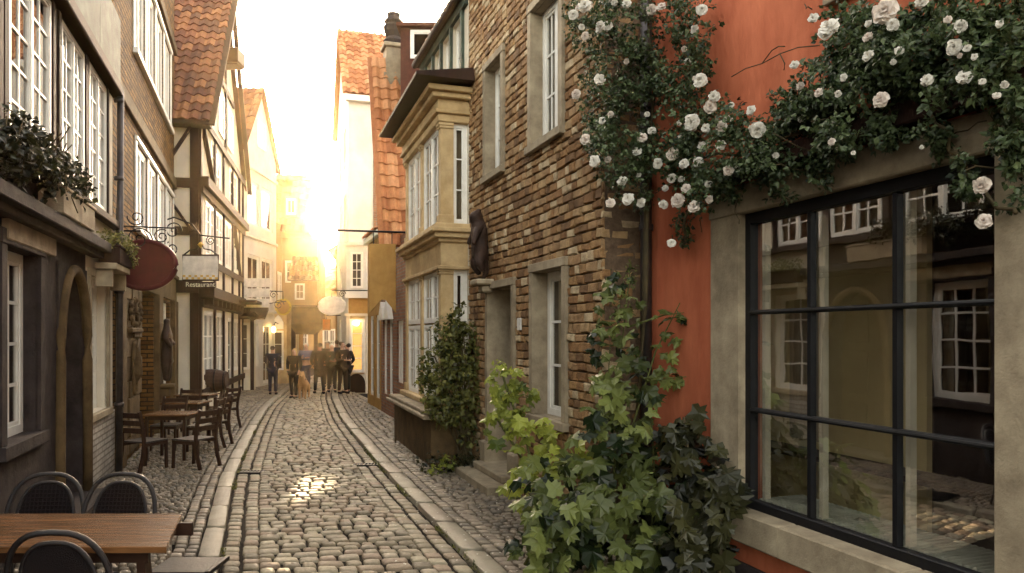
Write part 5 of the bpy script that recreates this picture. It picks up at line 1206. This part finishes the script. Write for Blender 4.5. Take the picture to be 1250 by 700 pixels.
for (cx_, cy_, r_) in circ:
    for _ in range(int(NL * r_ ** 2 / tot)):
        a_ = rr.uniform(0, 2 * PI); q = math.sqrt(rr.random()) * rr.uniform(.8, 1.15); px, py = cx_ + r_ * q * math.cos(a_), cy_ + r_ * q * math.sin(a_)
        if any((px - h[0]) ** 2 + (py - h[1]) ** 2 < h[2] ** 2 for h in holes_) and rr.random() < .93: continue
        o = .05 + .42 * rr.random() * (1 - .5 * q * q) * min(1, r_ / 30)
        p = rosepoint(px, py, o)
        if noise.noise(p * 4.2 + Vector((3, 1, 2))) < -.06: continue
        out_ = FRED.n
        nn = (out_ * .8 + Vector((0, 0, .9)) + rv(rr) * 1.1).normalized()
        d = rv(rr) + Vector((0, 0, -.25)); s = rr.uniform(.026, .050)
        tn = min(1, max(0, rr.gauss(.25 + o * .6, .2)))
        # a compound leaf: three leaflets
        for k in range(rr.choice([2, 3, 3])):
            dd = (d + rv(rr) * .8).normalized(); leaf(b, p + dd * .01, dd, nn, s * rr.uniform(.8, 1.1), s * .68, tn)
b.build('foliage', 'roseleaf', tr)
# stems
b = MB()
def wob(p, q, n, a): return [p.lerp(q, k / n) + (rv(rr, a) if 0 < k < n else Vector((0, 0, 0))) for k in range(n + 1)]
b.tube([Vector((1.2, 6.75, 0.0)), Vector((1.14, 6.7, 1.2)), Vector((1.2, 6.66, 2.3)), rosepoint(790, 200, .15), rosepoint(800, 100, .15), rosepoint(790, 20, .1)], [.035, .03, .028, .022, .016, .01], 8)
for (a_, c_) in (((790, 200), (900, 190)), ((900, 190), (1010, 150)), ((1010, 150), (1120, 100)), ((1120, 100), (1240, 50)), ((790, 200), (860, 240)), ((800, 100), (735, 60)), ((800, 120), (725, 150)), ((1120, 120), (1180, 210)), ((1180, 210), (1240, 260)), ((1010, 150), (1050, 40)), ((1150, 130), (1245, 110)), ((780, 200), (725, 175)), ((850, 230), (835, 300))):
    b.tube(wob(rosepoint(*a_, .14), rosepoint(*c_, .16), 6, .05), .011, 6)
for (pts_) in ([(893, 94), (910, 84), (930, 78), (952, 66), (975, 58), (1000, 56)], [(930, 78), (942, 62), (950, 57), (958, 57)], [(952, 66), (958, 78), (957, 86)], [(1215, 20), (1218, 80), (1205, 110)]):
    b.tube([rosepoint(x, y, .12) for x, y in pts_], .004, 5)
for _ in range(36):
    c = rr.choice(circ); p = rosepoint(c[0] + rr.uniform(-c[2], c[2]), c[1] + rr.uniform(-c[2], c[2]), .1); b.tube(wob(p, p + rv(rr, .28) + FRED.n * .1, 4, .03), .004, 4)
b.build('stems', 'stem', tr, smooth=True)
# flowers
def flower_mesh(seed, m):
    q = random.Random(seed); b = MB()
    for ring, (n_, r_, tilt) in enumerate(((6, .056, .12), (6, .050, .45), (6, .040, .85), (5, .029, 1.15), (4, .019, 1.35), (3, .012, 1.5))):
        ph = q.random() * 6
        for k in range(n_):
            a = ph + 2 * PI * k / n_ + q.uniform(-.25, .25); dx = Vector((math.cos(a), math.sin(a), 0)); sx = Vector((-math.sin(a), math.cos(a), 0)); t_ = tilt + q.uniform(-.25, .25); r2 = r_ * q.uniform(.8, 1.15); w_ = r2 * q.uniform(.55, .8)
            tw = q.uniform(-.3, .3); N_ = 4; vs = []
            for i in range(N_ + 1):      # along the petal
                for j in range(5):       # across
                    v = i / N_; u = (j - 2) / 2; wd = w_ * math.sin(PI * min(.5, .12 + v * .5)) * (1 - .35 * max(0, v - .75) * 4)
                    ang = t_ - .5 * v * v * (1 if ring < 4 else .2) + .25 * u * u
                    rad_ = r2 * v * (1 - .10 * u * u); rf = .006 * math.sin(u * 5 + a * 7 + ring) * v
                    p = dx * rad_ * math.cos(ang) + Vector((0, 0, 1)) * (rad_ * math.sin(ang) + .003 * ring + rf + .35 * w_ * u * u * v * (.5 if ring < 2 else -.4)) + sx * (u * wd + tw * .01 * v)
                    vs.append(p)
            fs = [(i * 5 + j, i * 5 + j + 1, i * 5 + j + 6, i * 5 + j + 5) for i in range(N_) for j in range(4)]
            b.raw(vs, fs, max(0, 1 - ring * .17 + q.uniform(-.15, .1)))
    o = b.build('flower', m, None, smooth=True); o.parent = tr; return o
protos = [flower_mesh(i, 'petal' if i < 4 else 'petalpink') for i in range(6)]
FL = [(714, 7, 11), (700, 18, 9), (733, 33, 10), (765, 5, 8), (795, 12, 9), (808, 8, 8), (742, 32, 9), (857, 12, 10), (848, 36, 7), (732, 98, 10), (703, 115, 8), (715, 170, 9), (750, 3, 6), (855, 98, 13), (726, 197, 9), (760, 222, 9), (742, 195, 6), (784, 168, 9), (778, 185, 8), (796, 160, 8), (845, 150, 13), (862, 157, 8), (880, 155, 10), (822, 188, 11), (835, 200, 9), (853, 198, 10), (803, 200, 8), (820, 218, 8), (827, 245, 12), (848, 252, 11), (810, 250, 8), (820, 297, 8), (767, 243, 10), (783, 248, 8), (745, 248, 8), (868, 130, 11), (872, 118, 10), (925, 158, 14), (917, 135, 8), (880, 178, 9), (889, 208, 9), (838, 230, 8), (947, 190, 6), (893, 128, 5),
      (1012, 35, 17), (993, 23, 9), (1080, 14, 20), (1060, 45, 9), (1125, 2, 11), (1172, 32, 12), (1165, 58, 12), (1177, 96, 13), (1075, 122, 13), (1000, 113, 8), (1132, 98, 10), (1098, 62, 8), (1060, 68, 9), (970, 80, 8), (1198, 226, 14), (1202, 270, 13), (1125, 180, 4), (1090, 30, 11), (830, 170, 6), (790, 140, 5), (835, 60, 5), (765, 75, 5), (812, 230, 6), (865, 225, 7), (1030, 95, 6)]
fq = random.Random(9)
for _ in range(34): c_ = fq.choice(circ[:30]); FL.append((c_[0] + fq.uniform(-.7, .7) * c_[2], c_[1] + fq.uniform(-.7, .7) * c_[2], fq.uniform(4, 7)))
for i, (px, py, r_) in enumerate(FL):
    o_ = .38 if r_ > 7 else .3
    if px > 990: o_ = .45
    if py > 215 and px > 1150: o_ = .3
    p = rosepoint(px, py, o_); pr_ = protos[i % 6] if i >= 6 else None
    o = protos[i] if i < 6 else pr_.copy()
    if i >= 6: COL.objects.link(o); o.parent = tr
    sc_ = r_ / FPX * p.y / .052 * .68
    nd = (Vector((0, 0, 0)) - Vector((p.x, p.y, 0))).normalized() * .8 + FRED.n * .5 + rv(rr) * .6 + Vector((0, 0, .15))
    o.rotation_euler = nd.to_track_quat('Z', 'Y').to_euler(); o.scale = (sc_,) * 3; o.location = p - tr.location
# ------ big-leaved vine / hollyhock group at the corner
def bigleaf(b, p, d, n, L, tint, rr_):
    d = d.normalized(); s = d.cross(n)
    if s.length < 1e-3: s = Vector((1, 0, 0))
    s.normalize(); n = s.cross(d)
    out = [(0, 0), (.30, -.12), (.52, .10), (.36, .24), (.56, .50), (.30, .52), (.27, .78), (.10, .74), (0, 1.0), (-.10, .74), (-.27, .78), (-.30, .52), (-.56, .50), (-.36, .24), (-.52, .10), (-.30, -.12)]
    k1, k2 = rr_.uniform(.72, 1.2), rr_.uniform(.8, 1.15); out = [(x * k1 * rr_.uniform(.85, 1.15), y * (k2 if y > .6 else 1) + rr_.uniform(-.04, .04)) if i else (0, 0) for i, (x, y) in enumerate(out)]
    cur = rr_.uniform(.05, .6); vs = [p + s * (x * L * 1.0) + d * (y * L) - n * ((x * x * 1.1 + (y - .35) ** 2 * .7) * L * cur * 1.6 + .012 * math.sin(x * 20 + y * 13)) for x, y in out]
    # veins : centre plus mid points raised
    c0 = p + d * L * .36 + n * L * .03
    vs.append(c0); fs = [(i, (i + 1) % 16, 16) for i in range(16)]; b.raw(vs, fs, tint)
def leafy(parent, spec, m, seed, name='foliage', tintmu=.32, face=None):
    rr_ = random.Random(seed); b = MB()
    for (px, py, rx, ry, Y_, dY, n_, L0, L1) in spec:
        for _ in range(n_):
            a_ = rr_.uniform(0, 2 * PI); q = math.sqrt(rr_.random()); yy = Y_ + rr_.uniform(-dY, dY)
            p = at(px + rx * q * math.cos(a_), py + ry * q * math.sin(a_), yy)
            if p.z < .03: continue
            nn = (Vector((-.35, -.55, .75)) + rv(rr_) * .7).normalized(); d = Vector((rr_.uniform(-1, 1), rr_.uniform(-.8, .3), rr_.uniform(-1, .15)))
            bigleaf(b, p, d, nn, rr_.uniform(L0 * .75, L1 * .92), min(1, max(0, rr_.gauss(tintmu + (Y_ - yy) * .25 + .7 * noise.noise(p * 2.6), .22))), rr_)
    return b.build(name, m, parent)
tv = thing('grape_vine', 'leafy green vine climbing the corner drainpipe beside the red wall', 'vine', (.75, 6.3, 0))
spec = [(755, 375, 26, 42, 6.45, .12, 18, .10, .15), (750, 435, 36, 45, 6.35, .15, 30, .12, .19), (770, 490, 34, 40, 6.35, .15, 22, .13, .2), (760, 500, 42, 40, 6.3, .2, 18, .14, .22), (740, 560, 60, 40, 6.2, .3, 36, .15, .24), (790, 450, 28, 40, 6.5, .15, 14, .10, .16), (795, 560, 45, 55, 6.3, .3, 45, .15, .23),
        (690, 600, 62, 45, 6.05, .35, 85, .12, .21), (760, 640, 85, 60, 5.95, .4, 130, .15, .24), (670, 655, 45, 45, 5.85, .3, 60, .13, .20), (740, 420, 12, 70, 6.4, .1, 12, .12, .19), (825, 640, 50, 60, 5.9, .3, 60, .15, .23), (815, 385, 24, 10, 6.45, .06, 7, .09, .14), (815, 462, 24, 10, 6.45, .06, 7, .09, .14), (815, 410, 18, 30, 6.45, .06, 9, .09, .14), (765, 335, 8, 22, 6.55, .05, 6, .07, .11)]
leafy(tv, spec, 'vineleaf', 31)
b = MB()
for pts_ in ([(745, 640, 6.3), (752, 540, 6.4), (757, 440, 6.5), (766, 360, 6.55), (770, 320, 6.6)], [(700, 690, 6.0), (720, 600, 6.2), (740, 500, 6.4), (745, 420, 6.5)], [(760, 560, 6.4), (800, 430, 6.5), (830, 370, 6.5)], [(640, 690, 5.9), (680, 620, 6.0), (700, 560, 6.2)], [(790, 690, 6), (800, 600, 6.2), (795, 500, 6.4)], [(765, 400, 6.5), (810, 385, 6.45), (835, 382, 6.4)], [(757, 440, 6.5), (790, 465, 6.5), (838, 460, 6.4)]):
    b.tube([at(*q) for q in pts_], [.011 - .007 * i_ / (len(pts_) - 1) for i_ in range(len(pts_))], 6)
b.tube([at(745, 640, 6.3), Vector((.85, 6.4, 0))], .02, 6)
b.build('stems', 'greenstem', tv, smooth=True)
bush(tv, [(at(770, 345, 6.55), (.06, .06, .25)), (at(745, 330, 6.55), (.04, .04, .08)), (at(760, 375, 6.5), (.12, .1, .12))], 160, .04, 'vineleaf', 41, name='shoot_tips', lit=.5)
tv = thing('dark_shrub', 'dark large leaved shrub in the shade below the shop window', 'shrub', (1.45, 5.7, 0))
spec = [(850, 580, 38, 60, 5.85, .25, 60, .16, .24), (830, 530, 28, 35, 6.0, .2, 26, .14, .20), (880, 600, 26, 35, 5.45, .2, 36, .14, .22), (850, 660, 40, 50, 5.5, .3, 60, .15, .23), (800, 610, 30, 40, 6.2, .2, 20, .15, .22)]
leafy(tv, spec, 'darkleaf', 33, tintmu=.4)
b = MB()
for pts_ in ([(840, 700, 5.6), (845, 600, 5.8), (835, 510, 6.0)], [(880, 700, 5.3), (880, 620, 5.4), (895, 580, 5.4)]): b.tube([at(*q) for q in pts_], .014, 6)
b.tube([at(840, 700, 5.6), Vector((1.36, 5.65, 0))], .018, 6); b.build('stems', 'stem', tv)
tv = thing('lime_vine', 'yellow green leafy plant in front of the doorway', 'plant', (.02, 7.35, 0))
spec = [(613, 470, 18, 26, 7.3, .15, 26, .11, .17), (608, 515, 14, 28, 7.3, .15, 20, .11, .17), (635, 478, 22, 24, 7.3, .15, 22, .11, .16), (640, 530, 32, 22, 7.1, .2, 28, .12, .18), (650, 590, 32, 35, 6.8, .2, 45, .12, .18), (690, 560, 30, 25, 6.7, .2, 28, .12, .18)]
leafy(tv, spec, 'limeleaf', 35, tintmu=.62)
bush(tv, [(at(612, 450, 7.3), (.1, .1, .1))], 50, .05, 'limeleaf', 42, name='shoot_tips', lit=.7)
b = MB()
for pts_ in ([(650, 640, 7.0), (655, 590, 7.1), (640, 530, 7.2), (620, 480, 7.3), (610, 445, 7.3)], [(655, 590, 7.1), (625, 540, 7.2), (606, 510, 7.3)], [(650, 600, 7.0), (690, 560, 6.8)]): b.tube([at(*q) for q in pts_], .012, 6)
b.tube([at(650, 640, 7.0), Vector((.19, 7.0, 0))], .016, 6); b.build('stems', 'greenstem', tv)
# ------ ivy on the bay
ti = thing('bay_creeper', 'bushy creeper covering the corner of the bay window', 'creeper', (-.75, 10.9, .2))
bl = [(at(px, py, Yc_), (r_, r_ * .6, r_ * 1.1)) for px, py, r_, Yc_ in ((560, 385, .16, 11), (548, 410, .28, 10.9), (565, 430, .36, 10.9), (540, 450, .36, 10.8), (563, 470, .32, 10.8), (530, 475, .28, 10.8), (545, 495, .3, 10.7), (570, 500, .28, 10.8), (574, 530, .18, 10.8), (575, 405, .2, 11.0), (520, 490, .16, 10.7))]
bush(ti, bl, 4200, .085, 'ivyleaf', 51, down=.3, lit=.45)
b = MB()
for _ in range(14): p = at(572 + rr.uniform(-8, 8), 565, 10.85); b.tube(wob(p, at(rr.uniform(525, 578), rr.uniform(390, 490), 10.85), 6, .06), .010, 5)
b.build('stems', 'stem', ti)
tp = thing('ground_plants', 'low dark weeds growing at the foot of the bay', 'plant', (-.8, 10.4, 0))
bl = [(Vector((x, y, .1)), (.22, .16, .16 + .1 * rr.random())) for x, y in ((-1.15, 10.6), (-.95, 10.5), (-.75, 10.5), (-.6, 10.6), (-.45, 10.7), (-.7, 10.75), (-.5, 10.45))]
bush(tp, bl, 900, .07, 'darkleaf', 52, lit=.5)
bush(tp, [(at(545, 566, 10.35), (.12, .1, .12)), (at(530, 577, 10.3), (.1, .08, .08))], 120, .07, 'limeleaf', 53, name='bright_leaves')
# ================================================================== PEOPLE
def person(px, Y_, h, face, label, coat='c_black', trous='c_black', hair='h_dark', pose='stand', coatlen=.52, longhair=False, stride=.0, arms='down', grey=False, seed=0):
    q = random.Random(seed); x = (px - CX) / FPX * Y_; loc = Vector((x, Y_, .0 if abs(x - (lk(Y_) + rk(Y_)) / 2) < .7 else .03))
    t_ = thing('person', label, 'person', loc, 'people gathered at the far end of the lane', face); s = h / 1.75
    def P(a, b_, c): return Vector((a * s, b_ * s, c * s))
    def arm(sd, kind):
        if kind == 'down': return [P(sd * .2, .0, 1.42), P(sd * .25, -.02, 1.13), P(sd * .25, .06, .90)]
        if kind == 'pocket': return [P(sd * .2, 0, 1.42), P(sd * .29, -.08, 1.15), P(sd * .2, .06, .97)]
        if kind == 'front': return [P(sd * .2, 0, 1.42), P(sd * .24, .02, 1.14), P(sd * .08, .26, 1.12)]
        if kind == 'crossed': return [P(sd * .2, 0, 1.42), P(sd * .25, .06, 1.17), P(-sd * .08, .24, 1.22)]
        if kind == 'lead': return [P(sd * .2, 0, 1.42), P(sd * .26, .02, 1.14), P(sd * .30, .22, .95)]
    ak = arms if isinstance(arms, tuple) else (arms, arms)
    hipz = .92; lf = [P(-.09, 0, hipz - .06), P(-.10, stride * .5 + .02, .50), P(-.10, stride, .09), P(-.11, stride + .15, .035)]; rf = [P(.09, 0, hipz - .06), P(.10, -stride * .3 + .03, .50), P(.10, -stride, .09), P(.11, -stride + .15, .035)]
    al, ar = arm(-1, ak[0]), arm(1, ak[1])
    vs = [P(0, 0, hipz), P(0, 0, 1.12), P(0, 0, 1.36), P(0, -.005, 1.47), P(0, .0, 1.545), P(0, .01, 1.63), P(0, .005, 1.70), P(0, .105, 1.615)] + lf + rf + al + ar
    ed = [(0, 1), (1, 2), (2, 3), (3, 4), (4, 5), (5, 6), (5, 7), (0, 8), (8, 9), (9, 10), (10, 11), (0, 12), (12, 13), (13, 14), (14, 15), (2, 16), (16, 17), (17, 18), (2, 19), (19, 20), (20, 21)]
    # hands with fingers
    rad = [.13, .12, .13, .055, .07, .095, .07, .016, .085, .058, .042, .035, .085, .058, .042, .035, .055, .042, .028, .055, .042, .028]
    for (wr, el, sd) in ((18, al, -1), (21, ar, 1)):
        d = (el[2] - el[1]).normalized(); base = len(vs); vs.append(el[2] + d * .07 * s); ed.append((wr, base)); rad.append(.03)
        side = d.cross(Vector((0, 0, 1)) if abs(d.z) < .8 else Vector((0, 1, 0))).normalized()
        for k in range(4):
            b0 = len(vs); vs.append(vs[base] + d * (.05 if k in (1, 2) else .04) * s + side * (k - 1.5) * .019 * s); vs.append(vs[b0] + d * .035 * s + Vector((0, .012 * s, -.01 * s))); ed += [(base, b0), (b0, b0 + 1)]; rad += [.009, .008]
        b0 = len(vs); vs.append(vs[base] + side * -.045 * s - d * .01 * s); vs.append(vs[b0] + d * .03 * s - side * .01 * s); ed += [(base, b0), (b0, b0 + 1)]; rad += [.011, .009]
    skinmesh('body', vs, ed, [r_ * s for r_ in rad], 'skin', t_, sub=1, loc_fix=False)
    # coat
    cz = coatlen
    cv = [P(0, 0, 1.0), P(0, 0, 1.2), P(0, 0, 1.38), P(0, 0, 1.455), P(0, 0, cz + .2), P(0, .0, cz)]; ce = [(0, 1), (1, 2), (2, 3), (0, 4), (4, 5)]
    crd = [(.175, .13), (.165, .125), (.17, .125), (.085, .08), (.185, .135), (.19, .14)]
    for pts_ in (al, ar):
        i0 = len(cv); cv += [pts_[0], pts_[1], pts_[1].lerp(pts_[2], .9)]; ce += [(2, i0), (i0, i0 + 1), (i0 + 1, i0 + 2)]; crd += [(.078, .078), (.062, .062), (.05, .05)]
    skinmesh('coat', cv, ce, [(a * s, b_ * s) for a, b_ in crd], coat, t_, sub=1, loc_fix=False)
    skinmesh('trousers', [P(0, 0, hipz)] + [lf[0], lf[1], lf[2]] + [rf[0], rf[1], rf[2]], [(0, 1), (1, 2), (2, 3), (0, 4), (4, 5), (5, 6)], [r_ * s for r_ in (.15, .105, .075, .058, .105, .075, .058)], trous, t_, sub=1, loc_fix=False)
    for (nm, l_) in (('shoe', lf), ('shoe', rf)):
        skinmesh(nm, [l_[2] + P(0, -.05, -.035), l_[2] + P(0, .02, -.03), l_[3] + P(0, .02, 0)], [(0, 1), (1, 2)], [.05 * s, .052 * s, .042 * s], 'c_black', t_, sub=1, loc_fix=False)
    hv = [P(0, -.01, 1.72), P(0, -.055, 1.66), P(0, -.07, 1.58)]; hr = [.085, .095, .07]
    if longhair: hv += [P(.0, -.075, 1.47), P(0, -.07, 1.40)]; hr += [.085, .06]
    skinmesh('hair', hv, [(i, i + 1) for i in range(len(hv) - 1)], [r_ * s for r_ in hr], hair, t_, sub=1, loc_fix=False)
    b = MB()
    for sx in (-.032, .032): b.lathe([(.002, -.01), (.011, 0), (.002, .01)], P(sx, .088, 1.645), 8)
    b.tube([P(-.025, .092, 1.572), P(0, .098, 1.568), P(.025, .092, 1.572)], .006 * s, 5)
    me_o = b.build('eyes_and_mouth', 'h_dark', None); me_o.parent = t_
    # small details
    return t_
BACK = 0; FRONT = PI
p = person(333, 23.9, 1.60, .1, 'person in a long navy coat standing alone on the left, back turned', 'c_navy', 'c_navy', 'h_dark', coatlen=.62, arms='front', seed=1)
person(359, 22.9, 1.57, FRONT - .2, 'blond person in a short black coat walking the dog', 'c_black', 'c_black', 'h_blond', coatlen=.66, longhair=True, arms=('lead', 'pocket'), stride=.06, seed=2)
person(373.5, 25.6, 1.70, FRONT, 'white haired person in a blue jacket with crossed arms', 'c_blue', 'c_jean', 'h_white', coatlen=.86, arms='crossed', stride=.04, seed=3)
person(390, 24.6, 1.72, .5, 'person in a long dark coat striding, nearest in the middle group', 'c_black', 'c_black', 'h_dark', coatlen=.55, arms='pocket', stride=.2, seed=4)
person(405, 24.9, 1.66, FRONT + .4, 'person with grey hair facing the camera in the middle group', 'c_grey', 'c_black', 'h_white', coatlen=.7, arms='front', stride=.05, seed=5)
person(418, 24.3, 1.74, FRONT + .9, 'person in brown jacket on the right of the group, hands together', 'c_brown', 'c_brown', 'h_brown', coatlen=.68, arms='front', stride=.06, seed=6)
person(400, 27.6, 1.74, FRONT, 'person half hidden behind the middle of the group', 'c_brown', 'c_black', 'h_dark', coatlen=.8, seed=7)
person(411, 27.4, 1.76, .3, 'person at the back of the group just left of the shop bay', 'c_navy', 'c_black', 'h_brown', coatlen=.8, seed=8)
person(424, 26.6 - 2.0, 1.68, 1.2, 'person in black at the far right of the group', 'c_black', 'c_black', 'h_dark', coatlen=.6, arms='pocket', seed=9)
# bag strip on first coat
# dog (facing the camera)
Yd = 22.7; xd = (371 - CX) / FPX * Yd
td = thing('dog', 'tan dog standing on the lead next to the blond person', 'dog', (xd, Yd, 0), rz=.1)
V = Vector
vs = [V((0, .30, .50)), V((0, .05, .49)), V((0, -.22, .53)), V((0, -.34, .66)), V((0, -.40, .77)), V((0, -.50, .75)), V((0, -.58, .72)), V((-.06, -.37, .87)), V((.06, -.37, .87)),
      V((-.09, -.24, .42)), V((-.09, -.22, .24)), V((-.09, -.25, .06)), V((-.09, -.29, .03)), V((.09, -.24, .42)), V((.09, -.22, .24)), V((.09, -.25, .06)), V((.09, -.29, .03)),
      V((-.09, .26, .38)), V((-.09, .38, .22)), V((-.09, .33, .06)), V((-.09, .28, .03)), V((.09, .26, .38)), V((.09, .38, .22)), V((.09, .33, .06)), V((.09, .28, .03)), V((0, .44, .48)), V((0, .54, .34))]
ed = [(0, 1), (1, 2), (2, 3), (3, 4), (4, 5), (5, 6), (4, 7), (4, 8), (2, 9), (9, 10), (10, 11), (11, 12), (2, 13), (13, 14), (14, 15), (15, 16), (0, 17), (17, 18), (18, 19), (19, 20), (0, 21), (21, 22), (22, 23), (23, 24), (0, 25), (25, 26)]
skinmesh('body', vs, ed, [.12, .115, .15, .10, .095, .055, .035, .022, .022, .07, .04, .032, .03, .07, .04, .032, .03, .08, .04, .03, .03, .08, .04, .03, .03, .035, .018], 'fur', td, sub=1, loc_fix=False)
b = MB(); b.tube([V((.108 * math.cos(a / 14 * 2 * PI), -.31 + .07 * math.sin(a / 14 * 2 * PI), .63 + .05 * math.sin(a / 14 * 2 * PI))) for a in range(14)], .014, 6, closed=True); o = b.build('collar', 'maroon', None); o.parent = td
b = MB(); b.lathe([(.002, -.02), (.02, 0), (.002, .02)], (0, -.61, .73), 8); o = b.build('nose', 'iron', None); o.parent = td
b = MB(); b.tube([V((xd - .02, Yd - .25, .64)), V((xd - .05, Yd - .1, .75)), V((xd - .10, Yd + .02, .84))], .006, 5); tag(b.build('dog_lead', 'c_black'), 'thin dark lead between the dog and the blond person', 'lead')
# ------ weeds and grit in the joints along the kerbs and walls
wd_ = MB(); rr = random.Random(99)
for _ in range(1500):
    yy = rr.uniform(5.5, 20) ; side = rr.random()
    if side < .35: xx = lk(yy) + rr.uniform(-.02, .03)
    elif side < .7: xx = rk(yy) + rr.uniform(-.03, .02)
    elif side < .85: xx = RB(yy) - rr.uniform(.0, .12) - .42
    else: xx = LB(yy) + rr.uniform(.0, .12)
    if noise.noise(Vector((xx, yy * 1.3, side))) < .05: continue
    for k in range(3): leaf(wd_, Vector((xx, yy, .0)) + rv(rr, .02), Vector((rr.uniform(-1, 1), rr.uniform(-1, 1), rr.uniform(.3, 1.2))), rv(rr), rr.uniform(.02, .05), .015, rr.random())
wd_.build('weeds', 'ivyleaf', kind='stuff')
pt = MB()
for _ in range(260):
    yy = rr.uniform(5.6, 12); xx = rk(yy) + rr.gauss(.25, .55)
    leaf(pt, Vector((xx, yy, .045 if xx > rk(yy) else .02)), Vector((rr.uniform(-1, 1), rr.uniform(-1, 1), .05)), Vector((0, 0, 1)), rr.uniform(.015, .035), .02, rr.random())
pt.build('fallen_petals', 'petal', kind='stuff')
# ================================================================== haze
if HAZE:
    m, n_, p_ = _new('haze_air'); n_.nodes.remove(p_)
    v = n_.nodes.new('ShaderNodeVolumePrincipled'); v.inputs['Color'].default_value = (1, .76, .46, 1); v.inputs['Density'].default_value = HAZE; v.inputs['Anisotropy'].default_value = .93
    n_.links.new(v.outputs[0], n_.nodes['Material Output'].inputs['Volume'])
    b = MB(); b.box(-45, 25, -12, 75, -1.2, 15.5); b.build('haze', 'haze_air', kind='stuff')
